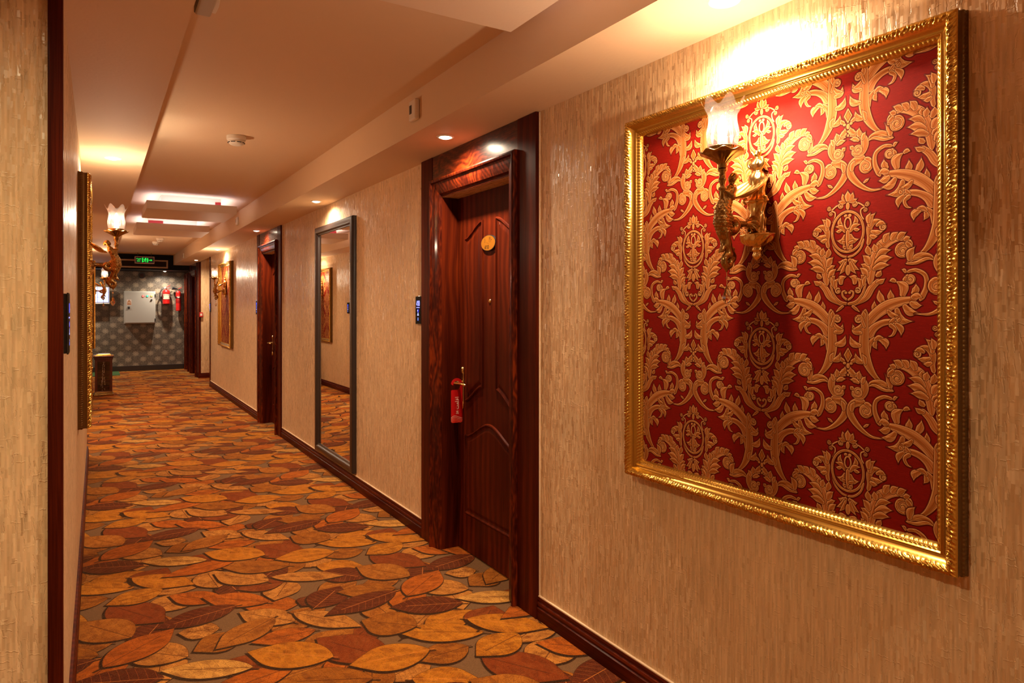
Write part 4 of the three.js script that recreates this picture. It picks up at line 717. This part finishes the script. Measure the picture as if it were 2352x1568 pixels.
function keypad(pos, turn, label, tex) {   // faces local +z
  const t = thing('room_keypad', label, 'keypad', pos, turn, 'black glass room keypads');
  put('back_box', rbox(-0.041, 0.041, -0.085, 0.085, 0, 0.010, 0.002), blackPlastic, t);
  put('glass_face', rbox(-0.043, 0.043, -0.0875, 0.0875, 0.010, 0.0155, 0.002), blackGlass, t);
  const d = new THREE.PlaneGeometry(0.080, 0.166); d.translate(0, 0, 0.0159);
  put('lit_display', d, phys({ color: rgb(0.003, 0.003, 0.004), emissive: rgb(1, 1, 1), emissiveMap: tex, emissiveIntensity: 3.0, roughness: 0.5, specularIntensity: 0.15 }), t); return t;
}
const kp410 = keypadTex('410'), kpFar = keypadTex('');
keypad([XR, 1.378, -3.885], -HALF, 'black glass keypad lit with 410 beside its door', kp410);
keypad([XR, 1.392, -8.88], -HALF, 'black glass keypad beside the second mahogany door', kpFar);
keypad([XR, 1.388, -12.985], -HALF, 'black glass keypad beside the far corner strip past the second red panel', kpFar);
keypad([XL, 1.352, -2.345], HALF, 'black glass keypad next to the corner strip beside the lobby', kpFar);
keypad([XL, 1.378, -7.36], HALF, 'black glass keypad at the end of the wall before the side recess', kpFar);
keypad([XL, 1.378, -10.75], HALF, 'black glass keypad next to the red panel above the bin', kpFar);

// ------------------------------------------------------------------ red door hanger on the lever of door 410
{
  const [c, g] = canvasOf(256, 1024);
  g.fillStyle = 'rgb(188,14,16)'; g.fillRect(0, 0, 256, 1024);
  g.strokeStyle = 'rgb(244,226,206)'; g.fillStyle = g.strokeStyle; g.lineWidth = 13; g.lineCap = 'round'; g.lineJoin = 'round';
  g.save(); g.translate(150, 640); g.rotate(-HALF);   // the words run up the card
  g.font = 'bold 74px sans-serif'; g.fillText('24', -190, 14);
  g.beginPath(); g.moveTo(-70, -18); g.quadraticCurveTo(-74, 12, -40, 12); g.lineTo(-6, 12); g.quadraticCurveTo(8, 12, 4, -16); g.stroke();
  g.beginPath(); g.arc(-46, -34, 4, 0, 7); g.arc(-24, -34, 4, 0, 7); g.fill();
  g.beginPath(); g.moveTo(20, 12); g.quadraticCurveTo(40, 14, 44, -8); g.quadraticCurveTo(58, -30, 70, -8); g.quadraticCurveTo(72, 12, 48, 10); g.lineTo(100, 12); g.lineTo(100, -58); g.stroke();
  g.beginPath(); g.moveTo(122, 12); g.quadraticCurveTo(150, 12, 160, -4); g.quadraticCurveTo(166, -34, 144, -32); g.quadraticCurveTo(126, -14, 150, -8); g.stroke(); g.beginPath(); g.arc(140, -54, 4, 0, 7); g.arc(162, -54, 4, 0, 7); g.fill();
  g.beginPath(); g.moveTo(196, 14); g.lineTo(196, -58); g.stroke(); g.restore();
  g.lineWidth = 9; for (let i = 0; i < 5; i++) { const y = 890 + i * 34; g.strokeStyle = `rgba(244,${210 - i * 30},${190 - i * 36},0.95)`; g.beginPath(); g.moveTo(0, y + 20); g.quadraticCurveTo(60, y - 50, 130, y - 10); g.quadraticCurveTo(200, y + 24, 256, y + 40); g.stroke(); }
  const sh = new THREE.Shape(), w = 0.036, b = -0.185, r = 0.014, top = 0.0;
  sh.moveTo(-w + r, b); sh.lineTo(w - r, b); sh.quadraticCurveTo(w, b, w, b + r); sh.lineTo(w, top + 0.030); sh.absarc(0, top + 0.030, w, 0, Math.PI * 0.97, false); sh.lineTo(-w * 0.62, top + 0.026); sh.absarc(0, top + 0.028, w * 0.62, Math.PI, -HALF * 0.05, true); sh.quadraticCurveTo(w * 0.55, top + 0.004, w * 0.2, top); sh.lineTo(-w + 0.008, top); sh.quadraticCurveTo(-w, top, -w, top - 0.01); sh.lineTo(-w, b + r); sh.quadraticCurveTo(-w, b, -w + r, b);
  const e = new THREE.ExtrudeGeometry(sh, { depth: 0.0012, bevelEnabled: false, curveSegments: 24 }), p = e.attributes.position, uv = e.attributes.uv;
  for (let i = 0; i < p.count; i++) uv.setXY(i, (p.getX(i) + w) / (2 * w), (p.getY(i) - b) / (0.252));
  const h = put('door_hanger', e, std({ map: canvasTex(c, true, false), roughness: 0.4 })); h.position.set(1.733, 0.931, -3.455);
  tag(h, 'red plastic hanger with white lettering on the handle of door 410', 'door hanger');
}
// ------------------------------------------------------------------ ceiling fittings
function smokeDetector(x, z, label, k = 1) {
  const t = thing('smoke_detector', label, 'smoke detector', [x, CEIL, z], 0, 'white smoke detectors on the ceiling');
  put('base', smoothLathe([[0, 0], [.052, 0], [.053, -.008], [.051, -.026], [.046, -.030]], 36, 30).scale(k, 1, k), whitePlastic, t);
  put('smoke_dome', smoothLathe([[.046, -.030], [.045, -.040], [.038, -.050], [.026, -.057], [0, -.059]], 36, 24).scale(k, 1, k), whitePlastic, t);
  for (let i = 0; i < 8; i++) { const a = i / 8 * 6.2832 + 0.2, g = new RoundedBoxGeometry(.026, .005, .006, 2, .002); g.translate(0, -.043, .0435); g.rotateY(a); g.scale(k, 1, k); put('vent_slot', g, blackPlastic, t); }
  return t;
}
smokeDetector(0.756, -4.63, 'white domed smoke detector alone on the open ceiling before the trays', 1.1);
smokeDetector(0.845, -12.15, 'smoke detector past the trays, the one set closer to them');
smokeDetector(0.83, -12.85, 'smoke detector past the trays, the one closer to the exit sign');
function sensor(z, y, label, k = 1) {
  const t = thing('wall_sensor', label, 'sensor', [SR, y, z], -HALF, 'small white sensors on the soffit edge');
  put('housing', rbox(-0.042 * k, 0.042 * k, -0.052 * k, 0.052 * k, 0, 0.026 * k, 0.009 * k, 3), whitePlastic, t);
  put('sensor_window', rbox(-0.030 * k, -0.002 * k, -0.018 * k, 0.026 * k, 0.024 * k, 0.0272 * k, 0.001), blackPlastic, t); return t;
}
sensor(-3.18, 2.384, 'white sensor with a black window on the soffit edge above door 410');
sensor(-8.27, 2.373, 'small white sensor on the soffit edge beside the ceiling trays', 0.85);
sensor(-13.94, 2.342, 'small white sensor on the soffit edge near the exit sign', 0.85);
{
  const t = thing('motion_detector', 'grey beige motion detector with a black slot on the ceiling before the trays', 'detector', [0.33, CEIL, -2.58]);
  put('mounting_plate', (() => { const s = new THREE.Shape(); s.moveTo(.036, .11); s.quadraticCurveTo(.046, -.02, .004, -.120); s.lineTo(-.008, -.112); s.lineTo(-.008, .11); s.closePath(); const e = new THREE.ExtrudeGeometry(s, { depth: .012, bevelEnabled: true, bevelSize: .003, bevelThickness: .003, bevelSegments: 2 }); e.rotateX(HALF); e.scale(1, 1, -1); e.translate(0, -.002, 0); return flipped(e); })(), whitePlastic, t);
  put('detector_body', rbox(-.034, .020, -.040, -.008, -.10, .088, .008, 3), std({ color: rgb(0.42, 0.36, 0.28), roughness: 0.45 }), t);
  put('slot', rbox(-.032, .004, -.036, -.018, .086, .0905, .001), blackPlastic, t);
  put('slot', rbox(-.036, -.0325, -.036, -.014, -.09, .085, .001), blackPlastic, t);
}
function flipped(g) { g = g.index ? g.toNonIndexed() : g; const p = g.attributes.position; for (let i = 0; i < p.count; i += 3) for (const a of Object.values(g.attributes)) for (let c = 0; c < a.itemSize; c++) { const o = (i + 1) * a.itemSize + c, q = (i + 2) * a.itemSize + c, h = a.array[o]; a.array[o] = a.array[q]; a.array[q] = h; } g.computeVertexNormals(); return g; }

// ------------------------------------------------------------------ exit sign and air grille
{
  const [c, g] = canvasOf(512, 192); g.fillStyle = '#000'; g.fillRect(0, 0, 512, 192); g.fillStyle = 'rgb(0,230,70)'; g.strokeStyle = g.fillStyle; g.lineCap = 'round'; g.lineJoin = 'round';
  g.font = 'bold 44px sans-serif'; g.textAlign = 'center'; g.fillText('EXIT', 92, 148);
  g.lineWidth = 9; g.beginPath(); g.moveTo(26, 66); g.quadraticCurveTo(50, 40, 62, 58); g.stroke(); g.beginPath(); g.arc(52, 34, 3, 0, 7); g.fill(); g.beginPath(); g.moveTo(66, 84); g.quadraticCurveTo(84, 82, 84, 56); g.stroke(); g.beginPath(); g.moveTo(90, 84); g.quadraticCurveTo(116, 84, 112, 58); g.quadraticCurveTo(102, 52, 104, 70); g.stroke(); g.beginPath(); g.moveTo(120, 70); g.quadraticCurveTo(140, 40, 158, 60); g.lineTo(124, 70); g.stroke(); g.beginPath(); g.arc(142, 80, 4, 0, 7); g.fill();
  g.fillRect(186, 22, 26, 148); g.fillRect(326, 30, 26, 140); g.fillStyle = 'rgb(0,90,30)'; g.fillRect(212, 22, 114, 10); g.fillStyle = 'rgb(10,255,110)';
  g.beginPath(); g.arc(284, 44, 17, 0, 7); g.fill(); g.lineWidth = 20; g.beginPath(); g.moveTo(280, 66); g.lineTo(262, 106); g.stroke(); g.lineWidth = 13; g.beginPath(); g.moveTo(276, 70); g.lineTo(246, 66); g.lineTo(232, 88); g.stroke(); g.beginPath(); g.moveTo(284, 72); g.lineTo(300, 92); g.lineTo(322, 94); g.stroke(); g.lineWidth = 15; g.beginPath(); g.moveTo(266, 106); g.lineTo(286, 128); g.lineTo(292, 162); g.stroke(); g.beginPath(); g.moveTo(260, 106); g.lineTo(246, 140); g.lineTo(222, 142); g.stroke();
  g.fillStyle = 'rgb(0,220,70)'; g.fillRect(366, 88, 62, 18); g.beginPath(); g.moveTo(420, 62); g.lineTo(472, 97); g.lineTo(420, 132); g.lineTo(434, 97); g.closePath(); g.fill();
  const t = thing('exit_sign', 'green lit exit sign with running figure and arrow under the ceiling', 'exit sign', [0.811, 2.338, -15.6]);
  put('sign_box', rbox(-.178, .178, -.073, .073, -.02, .012, .012, 3), std({ color: rgb(0.62, 0.36, 0.26), metalness: 0.4, roughness: 0.35 }), t);
  const f = new THREE.PlaneGeometry(.328, .116); f.translate(0, 0, .0126); put('lit_face', f, std({ color: rgb(0, 0, 0), emissive: rgb(1, 1, 1), emissiveMap: canvasTex(c, true, false), emissiveIntensity: 1.6, roughness: 0.3 }), t);
  for (const x of [-.12, .12]) put('hanging_rod', cyl(.004, .004, [x, .07, -.004], [x, CEIL - 2.338, -.004], 8), blackPlastic, t);
}
{
  const t = thing('air_grille', 'wide wooden-framed air grille in the black bulkhead', 'air grille', [0.815, 2.288, ZBULK]), w = .454, h = .088;
  const fr = std({ color: rgb(0.34, 0.17, 0.07), roughness: 0.35, metalness: 0.3 });
  const ring = sweepRect(-w, w, -h, h, [[0, 0], [0, .012], [.004, .016], [.030, .016], [.034, .012], [.036, .002]], false), f = []; for (const [s, y, q] of ring) f.push(s, y, q);
  const g = new THREE.BufferGeometry(); g.setAttribute('position', new THREE.Float32BufferAttribute(f, 3)); g.computeVertexNormals(); put('grille_frame', metres(g), fr, t);
  for (let i = 0; i < 9; i++) { const s = new THREE.BoxGeometry(2 * w - .07, .003, .016); s.rotateX(0.5); s.translate(0, -.048 + i * .012, .008); put('slat', s, std({ color: rgb(0.06, 0.035, 0.02), roughness: 0.5 }), t); }
}
// ------------------------------------------------------------------ end wall
{
  const t = thing('electrical_cabinet', 'grey metal electrical cabinet with three lamps and a warning sticker', 'cabinet', [0.787, 1.382, ZEND]), w = .30, h = .352, D = .15;
  const grey = std({ color: rgb(0.40, 0.36, 0.31), roughness: 0.35 });
  put('cabinet_body', rbox(-w, w, -h, h, 0, D - .02, .006), grey, t);
  const door = put('cabinet_door', rbox(-w + .016, w - .016, -h + .020, h - .014, D - .02, D, .006), grey, t);
  const [c, g] = canvasOf(128, 192); g.fillStyle = 'rgb(214,190,176)'; g.fillRect(0, 0, 128, 192); g.fillStyle = 'rgb(150,84,34)'; g.beginPath(); g.moveTo(64, 6); g.lineTo(122, 112); g.lineTo(6, 112); g.closePath(); g.fill(); g.fillStyle = 'rgb(222,168,118)'; g.beginPath(); g.moveTo(64, 36); g.lineTo(98, 100); g.lineTo(30, 100); g.closePath(); g.fill(); g.fillStyle = 'rgb(80,34,14)'; g.beginPath(); g.moveTo(68, 44); g.lineTo(54, 78); g.lineTo(64, 76); g.lineTo(58, 98); g.lineTo(78, 68); g.lineTo(66, 70); g.closePath(); g.fill(); g.fillStyle = 'rgb(176,98,36)'; g.fillRect(8, 132, 112, 44); g.fillStyle = 'rgb(120,62,22)'; g.fillRect(16, 142, 96, 6); g.fillRect(16, 158, 96, 6);
  const s = new THREE.PlaneGeometry(.090, .122); s.translate(-.205, .112, D + .0006); put('warning_sticker', s, std({ map: canvasTex(c, true, false), roughness: 0.5 }), door);
  put('lock', mergeAll([rbox(-.23, -.192, -.03, .018, D, D + .012, .004), cyl(.008, .008, [-.211, -.006, D + .01], [-.211, -.006, D + .018], 10)]), blackPlastic, door);
  [[.062, rgb(1, 0.04, 0.03), 9, .024, 'red_lamp'], [.142, rgb(0.03, 0.9, 0.3), 4, .019, 'green_lamp'], [.222, rgb(1, 0.5, 0.05), 5, .016, 'amber_lamp']].forEach(([x, col, I, r, n]) => { const l = put('lamp_bezel', lathe([[r + .004, 0], [r + .004, .006], [r, .008], [r - .002, .008]], 20).rotateX(HALF).translate(x, .248, D), chrome, door); const q = new THREE.SphereGeometry(r - .002, 16, 8, 0, 6.2832, 0, HALF); q.rotateX(HALF); q.scale(1, 1, .5); q.translate(x, .248, D + .003); put(n, q, glow(col, I), door); });
  put('switch', mergeAll([cyl(.016, .016, [.222, .166, D], [.222, .166, D + .008], 16), rbox(.205, .24, .160, .174, D + .006, D + .018, .003)]), blackPlastic, door);
  for (const y of [.26, -.27]) put('hinge', rbox(w - .018, w + .004, y - .03, y + .03, D - .03, D + .004, .002), blackPlastic, t);
}
function extinguisher(pos, r, hgt, label, kind) {
  const t = thing('fire_extinguisher', label, 'extinguisher', pos), red = phys({ color: rgb(0.52, 0.012, 0.010), roughness: 0.25, clearcoat: 0.7 });
  put('cylinder', smoothLathe([[0, 0], [r * .9, .002], [r, .012], [r, .05], [r, hgt * .5], [r, hgt - r * 1.1], [r * .92, hgt - r * .55], [r * .6, hgt - r * .15], [r * .3, hgt], [0, hgt]], 32, 80), red, t);
  put('valve', mergeAll([cyl(.016, .014, [0, hgt - .01, 0], [0, hgt + .045, 0], 14), rbox(-.02, .02, hgt + .02, hgt + .04, -.014, .014, .004)]), chrome, t);
  const [c, g] = canvasOf(256, 256); g.fillStyle = 'rgb(133,14,12)'; g.fillRect(0, 0, 256, 256);
  if (kind) { g.fillStyle = 'rgb(212,196,172)'; g.fillRect(52, 84, 152, 150); g.fillRect(52, 34, 152, 34); g.fillStyle = 'rgb(30,20,16)'; g.fillRect(52, 68, 152, 12); g.font = 'bold 24px serif'; g.fillStyle = 'rgb(120,20,14)'; g.fillRect(70, 44, 116, 10); g.fillStyle = 'rgb(60,40,30)'; for (let i = 0; i < 9; i++) g.fillRect(72 + (i % 3) * 8, 98 + i * 14, 96 - (i % 4) * 14, 4); g.fillStyle = 'rgb(20,14,12)'; g.fillRect(54, 130, 16, 36); g.fillRect(186, 130, 16, 36); }
  else { g.fillStyle = 'rgb(14,12,12)'; g.fillRect(0, 20, 256, 92); g.fillStyle = 'rgb(220,210,190)'; g.fillRect(80, 36, 90, 14); g.fillRect(60, 58, 120, 14); g.fillRect(96, 82, 70, 12); g.fillStyle = 'rgb(216,90,70)'; g.fillRect(110, 130, 14, 26); g.fillRect(136, 150, 10, 40); g.fillRect(90, 160, 12, 12); }
  const lb = new THREE.CylinderGeometry(r + .0008, r + .0008, hgt * .42, 32, 1, true, -1.5, 3.0); lb.translate(0, kind ? hgt * .52 : hgt * .60, 0); put('label_sleeve', lb, std({ map: canvasTex(c, true, false), roughness: 0.4 }), t);
  const lever = (y, tilt, m) => taper([[-.012, y, 0, .006], [.03, y + tilt * .03, .004, .006], [.075, y + tilt * .085, .01, .005]], 10, 8);
  put('squeeze_lever', lever(hgt + .042, 0.55), red, t); put('carry_handle', lever(hgt + .024, 0.05), kind ? red : blackPlastic, t);
  if (kind) { put('hose', taper([[-.014, hgt + .03, .01, .011], [-.06, hgt + .02, .02, .011], [-.115, hgt - .05, .03, .011], [-.128, hgt - .14, .03, .011], [-.112, hgt - .24, .03, .011], [-.082, hgt - .30, .02, .013]], 40, 12), blackPlastic, t); put('hose_sleeve', taper([[-.004, hgt + .045, .012, .013], [-.05, hgt + .018, .018, .015]], 8, 10), std({ color: rgb(0.66, 0.42, 0.30), roughness: 0.6 }), t); }
  else { put('horn', taper([[-.012, hgt + .03, .012, .010], [-.05, hgt + .044, .018, .016], [-.13, hgt + .056, .026, .036]], 20, 18), blackPlastic, t); put('lower_lever', taper([[.012, hgt + .004, 0, .006], [.085, hgt - .008, .01, .006]], 8, 8), blackPlastic, t); }
  put('wall_bracket', rbox(-.02, .02, hgt * .62, hgt * .72, -pos[2] + ZEND, -r * .8, .002), blackPlastic, t);
  return t;
}
extinguisher([1.30, 1.452, ZEND + .115], .078, .33, 'fat red fire extinguisher with black hose and white label', 1);
extinguisher([1.545, 1.302, ZEND + .095], .053, .45, 'slim red fire extinguisher with black horn and black label band', 0);
{
  const [c, g] = canvasOf(512, 320); g.fillStyle = 'rgb(40,60,150)'; g.fillRect(0, 0, 512, 320); reseed(17);
  for (let i = 0; i < 3; i++) for (let j = 0; j < 3; j++) { g.fillStyle = `rgb(${225 + (i * 7 + j * 3) % 25},${228 + (i + j) * 4},255)`; g.fillRect(6 + i * 168, 6 + j * 104, 162, 98); g.fillStyle = 'rgba(120,140,210,0.5)'; g.fillRect(14 + i * 168 + rnd() * 40, 60 + j * 104, 60 + rnd() * 40, 30); }
  const t = thing('monitor', 'glowing security monitor on the grey rosette wall beside the electrical cabinet', 'monitor', [-.085, 1.640, ZEND + .10]);
  put('housing', rbox(-.315, .305, -.185, .180, -.02, .03, .006), std({ color: rgb(0.5, 0.48, 0.46), roughness: 0.4 }), t);
  const f = new THREE.PlaneGeometry(.590, .318); f.translate(-.005, .010, .0305); put('screen', f, std({ color: rgb(0, 0, 0), emissive: rgb(0.86, 0.9, 1), emissiveMap: canvasTex(c, true, false), emissiveIntensity: 2.0, roughness: 0.2 }), t);
  put('bracket', rbox(-.08, .08, -.08, .08, -.149, -.02, .004), blackPlastic, t);
  const l = new THREE.RectAreaLight(rgb(0.8, 0.87, 1), 1.2, .58, .31); l.name = 'monitor_light'; l.position.set(0, .01, .033); l.rotation.y = Math.PI; t.add(l);
}
{
  const t = thing('ceiling_speaker', 'round black speaker high on the grey rosette wall', 'speaker', [0.83, 2.085, ZEND]);
  put('speaker_ring', lathe([[0, .012], [.048, .012], [.062, .020], [.068, .012], [.069, 0]], 32).rotateX(HALF), blackPlastic, t); put('speaker_cone', lathe([[0, .018], [.012, .018], [.020, .013], [.046, .0135]], 28).rotateX(HALF), std({ color: rgb(0.05, 0.012, 0.01), roughness: 0.6 }), t);
}
{
  const m = put('door_mat', rbox(-.42, .395, 0, .012, -16.93, -16.02, .004), std({ color: rgb(0.035, 0.085, 0.012), roughness: 0.95, bumpMap: pileTex, bumpScale: 0.004 })); tag(m, 'dark green doormat under the monitor by the grey rosette wall', 'doormat');
  const t = thing('fire_call_point', 'small red fire call point on the corner by the mahogany door', 'call point', [XR + 0.006, 1.243, R_FACE + .002]);
  put('call_box', rbox(-.006, .058, -.045, .045, 0.012, .044, .004), std({ color: rgb(0.50, 0.012, 0.010), roughness: 0.35 }), t); put('press_panel', rbox(.008, .044, -.022, .022, .043, .046, .001), std({ color: rgb(0.7, 0.62, 0.55), roughness: 0.4 }), t);
}
// ------------------------------------------------------------------ standing ashtray bin
{
  const t = thing('waste_bin', 'wooden bin with black marble front and brass ashtray top', 'bin', [0.082, 0, -12.58]);
  const w = .118, oak = phys({ map: again(woodTex, 1 / .3, 1 / .8), color: rgb(1.0, 0.95, 0.7), roughness: 0.35, clearcoat: .4 });
  const [c, g] = canvasOf(256, 512); g.fillStyle = 'rgb(8,7,7)'; g.fillRect(0, 0, 256, 512); reseed(61); g.lineCap = 'round';
  for (let k = 0; k < 7; k++) { let x = 90 + rnd() * 80, y = k < 4 ? 0 : rnd() * 300; for (let i = 0; i < 26; i++) { const nx = x + (rnd() - 0.5) * 16, ny = y + 8 + rnd() * 14; g.strokeStyle = `rgba(214,186,160,${rnd() < .4 ? .85 : .15})`; g.lineWidth = 1 + rnd() * 6; g.beginPath(); g.moveTo(x, y); g.lineTo(nx, ny); g.stroke(); x = nx; y = ny; } }
  put('body', rbox(-w + .006, w - .006, .06, .56, -w + .006, w - .006, .003), oak, t);
  put('marble_front', box(-.080, .080, .085, .535, w - .010, w - .0015), phys({ map: (() => { const m = canvasTex(c, true, true); m.repeat.set(1 / .16, 1 / .45); m.offset.set(.5, -.085 / .45); return m; })(), roughness: 0.06, clearcoat: 1 }), t);
  for (const x of [-1, 1]) put('corner_post', rbox(x * w - (x > 0 ? .030 : 0), x * w + (x > 0 ? 0 : .030), .06, .56, w - .028, w + .002, .004), oak, t);
  put('plinth', mergeAll([rbox(-w - .018, w + .018, 0, .030, -w - .018, w + .018, .006), rbox(-w - .010, w + .010, .030, .048, -w - .010, w + .010, .006), rbox(-w - .003, w + .003, .048, .066, -w - .003, w + .003, .004)]), antique, t);
  put('cornice', mergeAll([rbox(-w - .003, w + .003, .548, .572, -w - .003, w + .003, .006), rbox(-w - .010, w + .010, .572, .600, -w - .010, w + .010, .008), rbox(-w - .022, w + .022, .600, .628, -w - .022, w + .022, .010)]), oak, t);
  put('ashtray_top', mergeAll([rbox(-w - .018, w + .018, .628, .640, -w - .018, w + .018, .005), rbox(-w + .02, w - .02, .640, .652, -w + .02, w - .02, .005)]), gold, t);
  put('ashtray_rim', rbox(-.07, .085, .652, .660, -.06, .06, .003), chrome, t);
}
renderer.render(scene, camera);
